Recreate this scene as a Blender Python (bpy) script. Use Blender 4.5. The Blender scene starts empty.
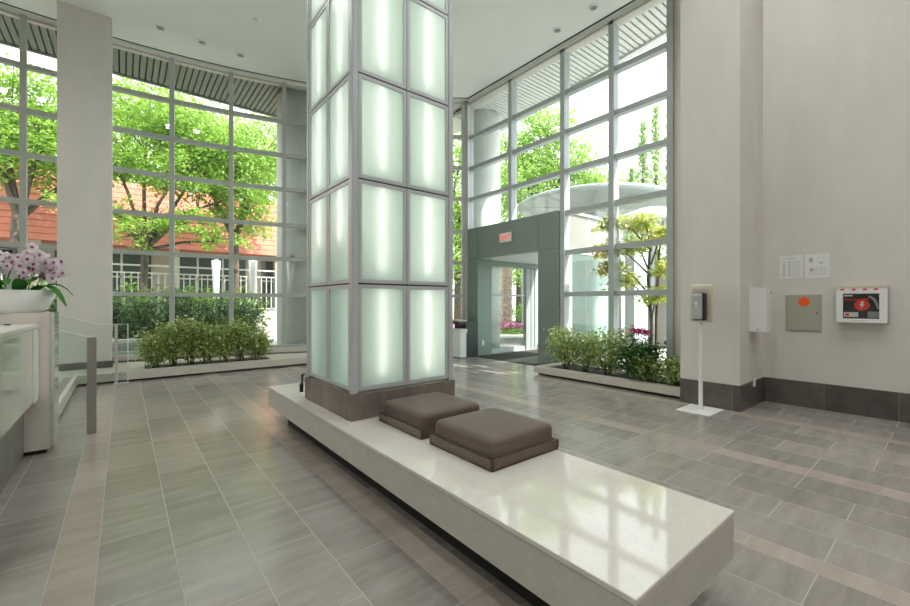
import bpy, bmesh, math, random
from mathutils import Vector, Matrix
import numpy as np
R = math.radians
SC = bpy.context.scene
COL = SC.collection

# ------------------------------------------------------------------ camera, world, sun, exposure
TH = 0.67932                      # heading of the camera, from +Y towards +X
EYE = 1.29
cam = bpy.data.cameras.new('camera'); cam.sensor_width = 36; cam.lens = 36*410.5/910
cam.shift_y = -0.0004; cam.clip_end = 400
camo = bpy.data.objects.new('camera', cam); COL.objects.link(camo)
camo.location = (0, 0, EYE); camo.rotation_euler = (R(90), 0, -TH)
SC.camera = camo

w = bpy.data.worlds.new('sky'); SC.world = w; w.use_nodes = True
bg = w.node_tree.nodes['Background']
bg.inputs[0].default_value = (0.93, 0.975, 1.0, 1); bg.inputs[1].default_value = 1.5

sl = bpy.data.lights.new('sun', 'SUN'); sl.energy = 4.4; sl.angle = R(0.6); sl.color = (1.0, .95, .86)
so = bpy.data.objects.new('sun', sl); COL.objects.link(so)
_d = Vector((-.56*math.cos(R(53.5)), .83*math.cos(R(53.5)), -math.sin(R(53.5))))
so.rotation_euler = _d.to_track_quat('-Z', 'Y').to_euler()

SC.view_settings.view_transform = 'Standard'; SC.view_settings.look = 'None'
SC.view_settings.gamma = 1; SC.view_settings.use_curve_mapping = False
SC.view_settings.exposure = 1.2
SC.cycles.use_denoising = True
SC.cycles.max_bounces = 10; SC.cycles.transparent_max_bounces = 24
SC.cycles.diffuse_bounces = 5; SC.cycles.glossy_bounces = 4
SC.cycles.caustics_reflective = False; SC.cycles.caustics_refractive = False
SC.cycles.sample_clamp_indirect = 6
FILL_W = 50.0
TUBE = 2.7

# ------------------------------------------------------------------ geometry helpers
CT, ST = math.cos(TH), math.sin(TH)
def at(px, d):
    """ground position seen in picture column px at depth d"""
    x = (px-455)/410.5*d
    return (x*CT+d*ST, -x*ST+d*CT)

OFF = {}
def link(o, parent=None):
    COL.objects.link(o)
    if parent is not None: o.parent = parent
    return o

def put(o, label=None, cat=None, group=None, kind=None):
    if label: o['label'] = label
    if cat: o['category'] = cat
    if group: o['group'] = group
    if kind: o['kind'] = kind
    return o

def thing(name, label=None, cat=None, loc=(0, 0, 0), group=None, kind=None):
    o = bpy.data.objects.new(name, None); o.empty_display_size = .1
    o.location = loc; link(o); OFF[o.name] = Vector(loc)
    return put(o, label, cat, group, kind)

class M:
    """collects geometry in world coordinates, then becomes one mesh object"""
    def __init__(s): s.v = []; s.f = []; s.mi = []; s.uv = None; s.smooth = False
    def add(s, vs, fs, mi=0):
        n = len(s.v); s.v += [tuple(v) for v in vs]
        for f in fs: s.f.append(tuple(i+n for i in f)); s.mi.append(mi)
        return s
    def box(s, x0, y0, z0, x1, y1, z1, mi=0):
        if x0 > x1: x0, x1 = x1, x0
        if y0 > y1: y0, y1 = y1, y0
        if z0 > z1: z0, z1 = z1, z0
        return s.add([(x0,y0,z0),(x1,y0,z0),(x1,y1,z0),(x0,y1,z0),(x0,y0,z1),(x1,y0,z1),(x1,y1,z1),(x0,y1,z1)],
              [(0,3,2,1),(4,5,6,7),(0,1,5,4),(1,2,6,5),(2,3,7,6),(3,0,4,7)], mi)
    def obox(s, p, q, wdt, z0, z1, mi=0, shift=0):
        """upright box along the plan line p-q, wdt thick"""
        p = Vector(p); q = Vector(q); d = (q-p).normalized(); n = Vector((-d.y, d.x))
        a = n*(wdt/2+shift); b = n*(-wdt/2+shift)
        return s.prism([p+b, q+b, q+a, p+a], z0, z1, mi)
    def prism(s, poly, z0, z1, mi=0):
        n = len(poly)
        vs = [(p[0], p[1], z0) for p in poly]+[(p[0], p[1], z1) for p in poly]
        fs = [tuple(range(n-1, -1, -1)), tuple(range(n, 2*n))]+[(i, (i+1) % n, n+(i+1) % n, n+i) for i in range(n)]
        return s.add(vs, fs, mi)
    def tube(s, pts, rad, n=8, mi=0, cap=True):
        pts = [Vector(p) for p in pts]
        rs = rad if isinstance(rad, (list, tuple)) else [rad]*len(pts)
        vs = []; fs = []; up = None
        for i, p in enumerate(pts):
            t = (pts[min(i+1, len(pts)-1)]-pts[max(i-1, 0)]).normalized()
            if up is None: up = Vector((1, 0, 0)) if abs(t.x) < .8 else Vector((0, 1, 0))
            a = (up-t*up.dot(t)).normalized(); b = t.cross(a); up = a
            for k in range(n):
                g = 2*math.pi*k/n
                vs.append(p+(a*math.cos(g)+b*math.sin(g))*rs[i])
        for i in range(len(pts)-1):
            for k in range(n):
                fs.append((i*n+k, i*n+(k+1) % n, (i+1)*n+(k+1) % n, (i+1)*n+k))
        if cap:
            fs.append(tuple(range(n-1, -1, -1))); fs.append(tuple((len(pts)-1)*n+k for k in range(n)))
        return s.add(vs, fs, mi)
    def lathe(s, c, prof, n=24, mi=0, sx=1, sy=1):
        vs = []; fs = []
        for r_, z in prof:
            for k in range(n):
                g = 2*math.pi*k/n
                vs.append((c[0]+r_*sx*math.cos(g), c[1]+r_*sy*math.sin(g), c[2]+z))
        for i in range(len(prof)-1):
            for k in range(n):
                fs.append((i*n+k, i*n+(k+1) % n, (i+1)*n+(k+1) % n, (i+1)*n+k))
        if prof[0][0] > 1e-4: fs.append(tuple(range(n-1, -1, -1)))
        if prof[-1][0] > 1e-4: fs.append(tuple((len(prof)-1)*n+k for k in range(n)))
        return s.add(vs, fs, mi)
    def disc(s, c, axis, r_, h, n=20, mi=0):
        c = Vector(c); a = Vector(axis).normalized()
        return s.tube([c, c+a*h], r_, n, mi)
    def rbox(s, c, h, r_, cuts=10, dome=0.0, mi=0):
        """soft box about c with half sizes h, edges rounded by r_"""
        bm = bmesh.new(); bmesh.ops.create_cube(bm, size=2)
        bmesh.ops.subdivide_edges(bm, edges=bm.edges[:], cuts=cuts, use_grid_fill=True)
        vs = []
        for v in bm.verts:
            u = v.co.copy()
            p = Vector([math.copysign(abs(u[i])**0.8, u[i])*h[i] for i in range(3)])
            q = Vector([max(-h[i]+r_, min(h[i]-r_, p[i])) for i in range(3)])
            d = p-q
            if d.length > 1e-6: p = q+d.normalized()*r_
            if u.z > -.2: p.z += dome*(1-u.x*u.x)*(1-u.y*u.y)*max(0, u.z)
            vs.append(p+Vector(c))
        bm.verts.index_update()
        fs = [tuple(v.index for v in f.verts) for f in bm.faces]
        bm.free(); s.smooth = True
        return s.add(vs, fs, mi)
    def build(s, name, mats, parent=None, bevel=0, seg=2, smooth=None):
        off = OFF[parent.name] if parent is not None else Vector((0, 0, 0))
        me = bpy.data.meshes.new(name)
        me.from_pydata([(v[0]-off.x, v[1]-off.y, v[2]-off.z) for v in s.v], [], s.f)
        if not isinstance(mats, (list, tuple)): mats = [mats]
        for m in mats: me.materials.append(m)
        if len(mats) > 1: me.polygons.foreach_set('material_index', s.mi)
        if s.uv is not None:
            uv = me.uv_layers.new(name='UVMap')
            uv.data.foreach_set('uv', [c for t in s.uv for c in t])
        if bevel:
            bm = bmesh.new(); bm.from_mesh(me)
            bmesh.ops.bevel(bm, geom=[e for e in bm.edges if len(e.link_faces) == 2 and e.calc_face_angle(0) > .6],
                            offset=bevel, segments=seg, affect='EDGES', clamp_overlap=True)
            bm.to_mesh(me); bm.free()
        if smooth or (smooth is None and s.smooth): me.polygons.foreach_set('use_smooth', [True]*len(me.polygons))
        me.update()
        o = bpy.data.objects.new(name, me); link(o, parent)
        OFF[o.name] = off
        return o

def copy_thing(src, loc, label=None):
    """a thing with its parts and their sub-parts, mesh data shared"""
    r_ = src.copy(); COL.objects.link(r_); r_.location = loc
    if label: r_['label'] = label
    for ch in list(src.children):
        c = ch.copy(); COL.objects.link(c); c.parent = r_
        for g in list(ch.children):
            d = g.copy(); COL.objects.link(d); d.parent = c
    OFF[r_.name] = Vector(loc)
    return r_

def text(name, s, size, loc, rot, mat_, parent, depth=.001, bold=0):
    cu = bpy.data.curves.new('txt', 'FONT'); cu.body = s; cu.size = size; cu.extrude = depth
    cu.align_x = 'CENTER'; cu.align_y = 'CENTER'; cu.offset = bold
    t = bpy.data.objects.new('txt', cu); COL.objects.link(t)
    dg = bpy.context.evaluated_depsgraph_get(); dg.update()
    me = bpy.data.meshes.new_from_object(t.evaluated_get(dg))
    bpy.data.objects.remove(t)
    mw = Matrix.Translation(Vector(loc)-OFF[parent.name]) @ rot.to_4x4()
    me.transform(mw); me.materials.clear(); me.materials.append(mat_)
    o = bpy.data.objects.new(name, me); link(o, parent); OFF[o.name] = OFF[parent.name]
    return o

# ------------------------------------------------------------------ materials
def nt(name):
    m = bpy.data.materials.new(name); m.use_nodes = True
    return m, m.node_tree.nodes, m.node_tree.links, m.node_tree.nodes['Principled BSDF']

def plain(name, col, rough=.5, metal=0, spec=.5, var=0.0, scale=6, bump=0, bscale=60, coat=0, stretch=(1, 1, 1)):
    m, n, l, b = nt(name)
    b.inputs['Base Color'].default_value = (*col, 1); b.inputs['Roughness'].default_value = rough
    b.inputs['Metallic'].default_value = metal; b.inputs['Specular IOR Level'].default_value = spec
    b.inputs['Coat Weight'].default_value = coat
    tc = n.new('ShaderNodeTexCoord'); mp = n.new('ShaderNodeMapping'); mp.inputs['Scale'].default_value = stretch
    l.new(tc.outputs['Object'], mp.inputs[0])
    if var:
        t = n.new('ShaderNodeTexNoise'); t.inputs['Scale'].default_value = scale; t.inputs['Detail'].default_value = 6
        t.inputs['Roughness'].default_value = .65
        l.new(mp.outputs[0], t.inputs['Vector'])
        r_ = n.new('ShaderNodeMapRange'); r_.inputs[1].default_value = .3; r_.inputs[2].default_value = .7
        r_.inputs[3].default_value = 1-var; r_.inputs[4].default_value = 1+var
        l.new(t.outputs[0], r_.inputs[0])
        v = n.new('ShaderNodeVectorMath'); v.operation = 'SCALE'; v.inputs[0].default_value = col
        l.new(r_.outputs[0], v.inputs['Scale']); l.new(v.outputs[0], b.inputs['Base Color'])
    if bump:
        t = n.new('ShaderNodeTexNoise'); t.inputs['Scale'].default_value = bscale; t.inputs['Detail'].default_value = 4
        l.new(mp.outputs[0], t.inputs['Vector'])
        bp = n.new('ShaderNodeBump'); bp.inputs['Strength'].default_value = bump; bp.inputs['Distance'].default_value = .01
        l.new(t.outputs[0], bp.inputs['Height']); l.new(bp.outputs[0], b.inputs['Normal'])
    return m

def emit(name, col, s):
    m, n, l, b = nt(name); n.remove(b)
    e = n.new('ShaderNodeEmission'); e.inputs[0].default_value = (*col, 1); e.inputs[1].default_value = s
    l.new(e.outputs[0], n['Material Output'].inputs[0]); return m

def schlick(n, l, f0=.045, gain=1.0):
    g = n.new('ShaderNodeNewGeometry')
    d = n.new('ShaderNodeVectorMath'); d.operation = 'DOT_PRODUCT'
    l.new(g.outputs['Normal'], d.inputs[0]); l.new(g.outputs['Incoming'], d.inputs[1])
    a = n.new('ShaderNodeMath'); a.operation = 'ABSOLUTE'; l.new(d.outputs['Value'], a.inputs[0])
    s = n.new('ShaderNodeMath'); s.operation = 'SUBTRACT'; s.inputs[0].default_value = 1; l.new(a.outputs[0], s.inputs[1])
    p = n.new('ShaderNodeMath'); p.operation = 'POWER'; p.inputs[1].default_value = 5; l.new(s.outputs[0], p.inputs[0])
    q = n.new('ShaderNodeMath'); q.operation = 'MULTIPLY_ADD'; q.inputs[1].default_value = (1-f0)*gain; q.inputs[2].default_value = f0*gain
    l.new(p.outputs[0], q.inputs[0]); return q.outputs[0]

def glass(name, tint=(.95, .98, .96), f0=.03, gain=1.0):
    m, n, l, b = nt(name); n.remove(b)
    t = n.new('ShaderNodeBsdfTransparent'); t.inputs[0].default_value = (*tint, 1)
    g = n.new('ShaderNodeBsdfGlossy'); g.inputs['Roughness'].default_value = 0.0
    mx = n.new('ShaderNodeMixShader'); l.new(schlick(n, l, f0, gain), mx.inputs[0])
    l.new(t.outputs[0], mx.inputs[1]); l.new(g.outputs[0], mx.inputs[2])
    l.new(mx.outputs[0], n['Material Output'].inputs[0]); return m

def frosted(name, tint):
    m, n, l, b = nt(name); n.remove(b)
    t = n.new('ShaderNodeBsdfTranslucent'); t.inputs[0].default_value = (*tint, 1)
    df = n.new('ShaderNodeBsdfDiffuse'); df.inputs[0].default_value = (.50, .69, .61, 1)
    g = n.new('ShaderNodeBsdfGlossy'); g.inputs['Roughness'].default_value = .32
    a = n.new('ShaderNodeMixShader'); a.inputs[0].default_value = .5
    l.new(t.outputs[0], a.inputs[1]); l.new(df.outputs[0], a.inputs[2])
    mx = n.new('ShaderNodeMixShader'); l.new(schlick(n, l, .03, .8), mx.inputs[0])
    l.new(a.outputs[0], mx.inputs[1]); l.new(g.outputs[0], mx.inputs[2])
    l.new(mx.outputs[0], n['Material Output'].inputs[0]); return m

def leafmat(name, c0, c1, trans=.45, rough=.45):
    m, n, l, b = nt(name); n.remove(b)
    g = n.new('ShaderNodeNewGeometry')
    rp = n.new('ShaderNodeValToRGB'); rp.color_ramp.elements[0].color = (*c0, 1); rp.color_ramp.elements[1].color = (*c1, 1)
    l.new(g.outputs['Random Per Island'], rp.inputs[0])
    d = n.new('ShaderNodeBsdfDiffuse'); t = n.new('ShaderNodeBsdfTranslucent'); gl = n.new('ShaderNodeBsdfGlossy')
    gl.inputs['Roughness'].default_value = rough
    l.new(rp.outputs[0], d.inputs[0]); l.new(rp.outputs[0], t.inputs[0])
    a = n.new('ShaderNodeMixShader'); a.inputs[0].default_value = trans
    l.new(d.outputs[0], a.inputs[1]); l.new(t.outputs[0], a.inputs[2])
    mx = n.new('ShaderNodeMixShader'); mx.inputs[0].default_value = .05
    l.new(a.outputs[0], mx.inputs[1]); l.new(gl.outputs[0], mx.inputs[2])
    l.new(mx.outputs[0], n['Material Output'].inputs[0]); return m

def tilemat(name, c_lo, c_hi, grout, length=.614, rough=.21, half=.5, gw=.0022, wid=.31, vstretch=(1.6, 9, 1)):
    """tiles laid in rows; UV u counts rows, v is metres along the row"""
    m, n, l, b = nt(name)
    uv = n.new('ShaderNodeUVMap'); sp = n.new('ShaderNodeSeparateXYZ'); l.new(uv.outputs[0], sp.inputs[0])
    def mt(op, a, b_=None, c=None):
        q = n.new('ShaderNodeMath'); q.operation = op
        for i, x in enumerate((a, b_, c)):
            if x is None: continue
            if isinstance(x, (int, float)): q.inputs[i].default_value = x
            else: l.new(x, q.inputs[i])
        return q.outputs[0]
    row = mt('FLOOR', sp.outputs[0]); fu = mt('FRACT', sp.outputs[0])
    par = mt('MODULO', row, 2.0)
    v = mt('ADD', mt('DIVIDE', sp.outputs[1], length), mt('MULTIPLY', par, half))
    cell = mt('FLOOR', v); fv = mt('FRACT', v)
    du = mt('MULTIPLY', mt('MINIMUM', fu, mt('SUBTRACT', 1.0, fu)), wid)
    dv = mt('MULTIPLY', mt('MINIMUM', fv, mt('SUBTRACT', 1.0, fv)), length)
    g = mt('LESS_THAN', mt('MINIMUM', du, dv), gw)
    cb = n.new('ShaderNodeCombineXYZ'); l.new(row, cb.inputs[0]); l.new(cell, cb.inputs[1])
    wn = n.new('ShaderNodeTexWhiteNoise'); wn.noise_dimensions = '2D'; l.new(cb.outputs[0], wn.inputs['Vector'])
    tc = n.new('ShaderNodeTexCoord'); mp = n.new('ShaderNodeMapping'); mp.inputs['Scale'].default_value = vstretch
    l.new(tc.outputs['Object'], mp.inputs[0])
    off = n.new('ShaderNodeVectorMath'); off.operation = 'MULTIPLY_ADD'; off.inputs[1].default_value = (7, 7, 7)
    l.new(wn.outputs['Color'], off.inputs[0]); l.new(mp.outputs[0], off.inputs[2])
    ns = n.new('ShaderNodeTexNoise'); ns.inputs['Scale'].default_value = 1.3; ns.inputs['Detail'].default_value = 8; ns.inputs['Roughness'].default_value = .68
    l.new(off.outputs[0], ns.inputs['Vector'])
    n2 = n.new('ShaderNodeTexNoise'); n2.inputs['Scale'].default_value = 45; n2.inputs['Detail'].default_value = 4
    l.new(tc.outputs['Object'], n2.inputs['Vector'])
    f = mt('ADD', mt('MULTIPLY', ns.outputs[0], .88), mt('ADD', mt('MULTIPLY', n2.outputs[0], .12), mt('MULTIPLY', mt('SUBTRACT', wn.outputs['Value'], .5), .22)))
    rp = n.new('ShaderNodeValToRGB')
    rp.color_ramp.elements[0].position = .28; rp.color_ramp.elements[0].color = (*c_lo, 1)
    rp.color_ramp.elements[1].position = .72; rp.color_ramp.elements[1].color = (*c_hi, 1)
    l.new(f, rp.inputs[0])
    mx = n.new('ShaderNodeMix'); mx.data_type = 'RGBA'; l.new(g, mx.inputs[0]); l.new(rp.outputs[0], mx.inputs[6]); mx.inputs[7].default_value = (*grout, 1)
    l.new(mx.outputs[2], b.inputs['Base Color'])
    rr = mt('ADD', rough, mt('ADD', mt('MULTIPLY', mt('SUBTRACT', ns.outputs[0], .5), .10), mt('MULTIPLY', g, .3)))
    l.new(rr, b.inputs['Roughness']); b.inputs['Specular IOR Level'].default_value = .75
    bp = n.new('ShaderNodeBump'); bp.inputs['Strength'].default_value = .012; bp.inputs['Distance'].default_value = .003
    l.new(mt('SUBTRACT', ns.outputs[0], mt('MULTIPLY', g, .6)), bp.inputs['Height']); l.new(bp.outputs[0], b.inputs['Normal'])
    return m

def stone(name, col, rough, spk=.10):
    m, n, l, b = nt(name)
    tc = n.new('ShaderNodeTexCoord')
    a = n.new('ShaderNodeTexNoise'); a.inputs['Scale'].default_value = 9; a.inputs['Detail'].default_value = 8; a.inputs['Roughness'].default_value = .75
    v = n.new('ShaderNodeTexVoronoi'); v.inputs['Scale'].default_value = 75
    l.new(tc.outputs['Object'], a.inputs['Vector']); l.new(tc.outputs['Object'], v.inputs['Vector'])
    s = n.new('ShaderNodeMath'); s.operation = 'MULTIPLY_ADD'; s.inputs[1].default_value = .35
    l.new(v.outputs['Distance'], s.inputs[0]); l.new(a.outputs[0], s.inputs[2])
    r_ = n.new('ShaderNodeMapRange'); r_.inputs[1].default_value = .35; r_.inputs[2].default_value = .9
    r_.inputs[3].default_value = 1-spk; r_.inputs[4].default_value = 1+spk
    l.new(s.outputs[0], r_.inputs[0])
    k = n.new('ShaderNodeVectorMath'); k.operation = 'SCALE'; k.inputs[0].default_value = col
    l.new(r_.outputs[0], k.inputs['Scale']); l.new(k.outputs[0], b.inputs['Base Color'])
    b.inputs['Roughness'].default_value = rough
    return m

MT = {}
MT['tile'] = tilemat('grey floor tile', (.218, .199, .181), (.385, .360, .333), (.40, .385, .35))
MT['strip'] = tilemat('warm floor strip tile', (.325, .275, .23), (.465, .405, .355), (.33, .31, .27), half=.0)
MT['base_tile'] = tilemat('dark skirting tile', (.055, .05, .045), (.13, .12, .108), (.27, .26, .24), length=.61, rough=.3, wid=5, vstretch=(6, 6, 6))
MT['wall'] = plain('linen wall covering', (.695, .675, .64), .75, var=.05, scale=3, bump=.12, bscale=140, stretch=(1, 1, .35))
MT['ceil'] = plain('ceiling paint', (.87, .91, .885), .8, var=.015, scale=2)
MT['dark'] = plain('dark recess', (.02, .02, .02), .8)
MT['frame'] = plain('painted window frame', (.46, .495, .475), .4, var=.03, scale=3)
MT['frame2'] = plain('grey blue window frame', (.45, .495, .505), .4, var=.03, scale=3)
MT['head'] = plain('window head trim', (.60, .57, .52), .5, var=.03)
MT['glass'] = glass('clear window glass', (.965, .98, .972))
MT['guard_glass'] = glass('clear guard glass', (.96, .985, .97), .03)
MT['glass_edge'] = plain('polished glass edge', (.75, .85, .80), .2)
MT['green_glass'] = glass('greenish glass', (.80, .92, .86), .05)
MT['portal'] = plain('grey green portal panel', (.205, .265, .24), .35, var=.03, scale=2)
MT['stone_top'] = stone('polished cream stone', (.66, .64, .585), .055, .07)
MT['stone_side'] = stone('honed cream stone', (.55, .53, .475), .35, .10)
MT['travertine'] = plain('brown travertine', (.20, .172, .15), .4, var=.35, scale=5, stretch=(1, 1, .25), bump=.15, bscale=30)
MT['alu'] = plain('anodised aluminium', (.56, .60, .62), .4, metal=.15)
MT['gasket'] = plain('black gasket', (.03, .03, .03), .6)
MT['frosted'] = frosted('frosted greenish glass', (.85, .93, .88))
MT['tube'] = emit('fluorescent tube', (1, .96, .89), TUBE)
MT['clear'] = glass('clear inner face', (1, 1, 1), 0, 0)
MT['core'] = plain('white core', (.8, .86, .82), .8)
MT['leather'] = plain('taupe leather', (.142, .108, .092), .5, spec=.3, var=.06, scale=8, bump=.1, bscale=220)
MT['tray'] = plain('brown lacquered wood', (.125, .085, .065), .25, var=.12, scale=14, stretch=(1, 1, 4))
MT['white_stone'] = stone('pale stone curb', (.58, .555, .49), .4, .10)
MT['deck'] = stone('pale deck stone', (.60, .585, .52), .35, .05)
MT['soil'] = plain('dark soil', (.025, .02, .016), .9, var=.4, scale=40, bump=.6, bscale=60)
MT['steel'] = plain('brushed steel', (.34, .325, .31), .32, metal=.4, var=.06, scale=4, stretch=(1, 1, 30))
MT['steel_lt'] = plain('satin steel', (.58, .58, .57), .25, metal=.35)
MT['white'] = plain('white plastic', (.78, .79, .78), .4)
MT['white_paint'] = plain('white painted metal', (.84, .86, .86), .4, var=.02)
MT['cream'] = plain('cream plastic', (.66, .61, .49), .4)
MT['grey_plastic'] = plain('grey plastic', (.28, .29, .30), .35)
MT['silver'] = plain('silver plastic', (.46, .47, .48), .3)
MT['black'] = plain('black plastic', (.016, .016, .017), .4)
MT['red'] = plain('red print', (.85, .03, .025), .5)
MT['orange'] = plain('orange sticker', (1.0, .13, .01), .5)
MT['panel_paint'] = plain('beige panel paint', (.44, .435, .35), .45, var=.02)
MT['paper'] = plain('paper', (.80, .82, .82), .7)
MT['ink'] = plain('grey print', (.42, .43, .44), .7)
MT['sign_red'] = emit('lit red letters', (1, .09, .07), .5)
MT['sign_white'] = plain('sign face', (.86, .82, .78), .4)
MT['desk_white'] = plain('white solid surface', (.78, .77, .72), .2, var=.02)
MT['desk_glass'] = plain('back painted glass', (.66, .69, .61), .08, var=.03, coat=.5)
MT['desk_end'] = stone('pinkish travertine', (.80, .73, .68), .3, .06)
MT['desk_base'] = plain('grey wood base', (.17, .165, .15), .4, var=.25, scale=3, stretch=(6, 6, .6))
MT['pot'] = plain('white ceramic', (.82, .82, .80), .18)
MT['mat'] = plain('entrance matting', (.045, .042, .04), .95, var=.4, scale=120, bump=.5, bscale=200)
MT['soffit'] = plain('metal soffit', (.18, .205, .18), .45, var=.05)  # darker copy of the light soffit metal, shade put into the colour
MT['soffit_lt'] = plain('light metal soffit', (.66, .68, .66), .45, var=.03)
MT['concrete'] = plain('painted concrete', (.72, .75, .72), .7, var=.06, scale=2)
MT['bark'] = plain('tree bark', (.10, .08, .062), .9, var=.4, scale=14, bump=.8, bscale=30, stretch=(1, 1, .3))
MT['palm_bark'] = plain('palm trunk bark', (.42, .35, .27), .9, var=.55, scale=16, bump=1, bscale=22)
MT['stem'] = plain('shrub stem', (.12, .09, .05), .8, var=.3)
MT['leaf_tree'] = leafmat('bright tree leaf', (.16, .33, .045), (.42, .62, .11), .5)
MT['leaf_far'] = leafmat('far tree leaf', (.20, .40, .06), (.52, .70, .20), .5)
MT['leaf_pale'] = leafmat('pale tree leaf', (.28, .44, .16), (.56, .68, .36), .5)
MT['leaf_hedge'] = leafmat('dark hedge leaf', (.015, .08, .022), (.20, .36, .14), .25, .3)
MT['leaf_shrub'] = leafmat('variegated shrub leaf', (.15, .32, .05), (.78, .82, .38), .35, .35)
MT['leaf_dark'] = leafmat('glossy dark leaf', (.03, .11, .02), (.10, .24, .05), .25, .3)
MT['leaf_maple'] = leafmat('maple leaf', (.38, .58, .06), (.72, .64, .22), .5)
MT['leaf_orchid'] = leafmat('orchid leaf', (.03, .14, .025), (.09, .30, .05), .2, .25)
MT['petal'] = leafmat('pale pink petal', (.78, .66, .74), (.90, .83, .88), .3, .5)
MT['lip'] = plain('magenta lip', (.36, .05, .20), .5)
MT['magenta'] = leafmat('magenta petal', (.55, .02, .18), (.80, .12, .40), .3)
MT['pink'] = leafmat('pink flower', (.75, .20, .50), (.92, .70, .82), .3)
MT['terracotta'] = plain('terracotta cladding', (.60, .20, .13), .7, var=.15, scale=2)
MT['render_wall'] = plain('beige render', (.50, .47, .40), .8, var=.05)
MT['win_dark'] = plain('dark window', (.06, .08, .08), .15)
MT['fence'] = plain('pale metal railing', (.55, .56, .52), .5)
MT['garden_wall'] = plain('grey stone block', (.27, .31, .31), .8, var=.3, scale=9, bump=.5, bscale=14)
MT['cap'] = plain('pale stone cap', (.52, .56, .52), .6, var=.06)
MT['paving'] = plain('pale paving', (.50, .50, .47), .8, var=.08, scale=3)
MT['road'] = plain('asphalt', (.24, .25, .25), .85, var=.1)
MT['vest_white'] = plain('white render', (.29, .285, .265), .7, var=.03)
MT['grey_col'] = plain('grey painted post', (.36, .40, .40), .5, var=.04)
MT['lamp_white'] = plain('white enamel', (.86, .88, .88), .3)

# ------------------------------------------------------------------ the setting
ZC = 6.3
ARC = Vector((-.9, -2.39))
def arc(r_, deg): return Vector((ARC.x+r_*math.sin(R(deg)), ARC.y+r_*math.cos(R(deg))))
T0, DT = -2.05, 4.815
XW = 6.78                                                      # plane of the straight window wall

# floor: rows of tiles between strips
edges = []
b0 = [(-.274, 's'), (-.101, 't'), (.207, 't'), (.516, 't'), (.826, 't'), (1.136, 's'), (1.309, 't'), (1.62, 't'), (1.935, 't'), (2.25, 't'), (2.57, 's'),
      (2.71, 't'), (3.02, 't'), (3.335, 't'), (3.65, 't'), (3.962, 's'), (4.132, 't'), (4.475, 't'), (4.82, 't'), (5.16, 't'), (5.50, 's'), (5.635, 't'),
      (5.945, 't'), (6.255, 't'), (6.565, 't')]
left = [(-.274-.31*(k+1), 't') for k in range(28)][::-1]
right = [(6.565+.31*(k+1), 't') for k in range(9)]
b0 = left+b0+right
fl = M(); uvs = []
for i in range(len(b0)-1):
    x0, k = b0[i]; x1 = b0[i+1][0]
    n0 = len(fl.v)
    fl.add([(x0, -7.5, 0), (x1, -7.5, 0), (x1, 13, 0), (x0, 13, 0)], [(0, 1, 2, 3)], 1 if k == 's' else 0)
    yo = -2.277 if (i+40) % 2 else -2.277
    uvs += [(i+40, -7.5+yo), (i+41, -7.5+yo), (i+41, 13+yo), (i+40, 13+yo)]
# shift so that the first grey row right of the left strip has a joint at y = 2.277
first = [i for i, b in enumerate(b0) if abs(b[0]+.101) < 1e-6][0]
if (first+40) % 2: uvs = [(u, v+.307) for u, v in uvs]
fl.uv = uvs
# keep the floor under the room only
o = fl.build('floor', [MT['tile'], MT['strip']]); put(o, kind='structure')
fm = M(); fm.box(-9.2, -7.5, -.25, 9.3, 13, -.002); put(fm.build('floor_slab', MT['dark']), kind='structure')

YS = 11.50                                                   # outer edge of the soffit over the garden
def edge_x(y): return 7.68+(y-3.33)*.135
# ceiling with a slot near the glass
def arcpts(r_, a0, a1, n): return [arc(r_, a0+(a1-a0)*i/n) for i in range(n+1)]
cm = M(); inner = arcpts(12.48, -38, 36.3, 40)
cm.prism([(-9, -7.5)]+[(p.x, p.y) for p in inner if p.x > -9]+[(6.55, 7.62), (6.60, -7.5)], ZC, ZC+.003)
put(cm.build('ceiling', MT['ceil']), kind='structure')
cm = M(); outer = arcpts(12.525, -38, 36.2, 40); out2 = arcpts(12.75, -38, 36.6, 40)
for i in range(40): cm.prism([outer[i], outer[i+1], out2[i+1], out2[i]], ZC, ZC+.003)
cm.prism([(6.60, 7.66), (6.64, -7.5), (7.0, -7.5), (7.0, 7.9), (6.60, 7.9)], ZC, ZC+.003)
put(cm.build('ceiling_border', MT['ceil']), kind='structure')
cm = M(); i2 = arcpts(12.46, -38, 36.4, 40); o2 = arcpts(12.56, -38, 36.4, 40)
for i in range(40): cm.prism([i2[i], i2[i+1], o2[i+1], o2[i]], ZC+.02, ZC+.04)
cm.prism([(6.53, 7.7), (6.57, -7.5), (6.68, -7.5), (6.64, 7.7)], ZC+.02, ZC+.04)
put(cm.build('ceiling_slot', MT['dark']), kind='structure')
cm = M(); cm.prism([(-9.3, -7.6)]+[(-9.3, YS), (6.7, YS)]+[(edge_x(8.6), 8.6), (edge_x(-2), -2), (6.95, -7.6)], ZC+.10, ZC+.25)
put(cm.build('roof', MT['soffit_lt']), kind='structure')
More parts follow.
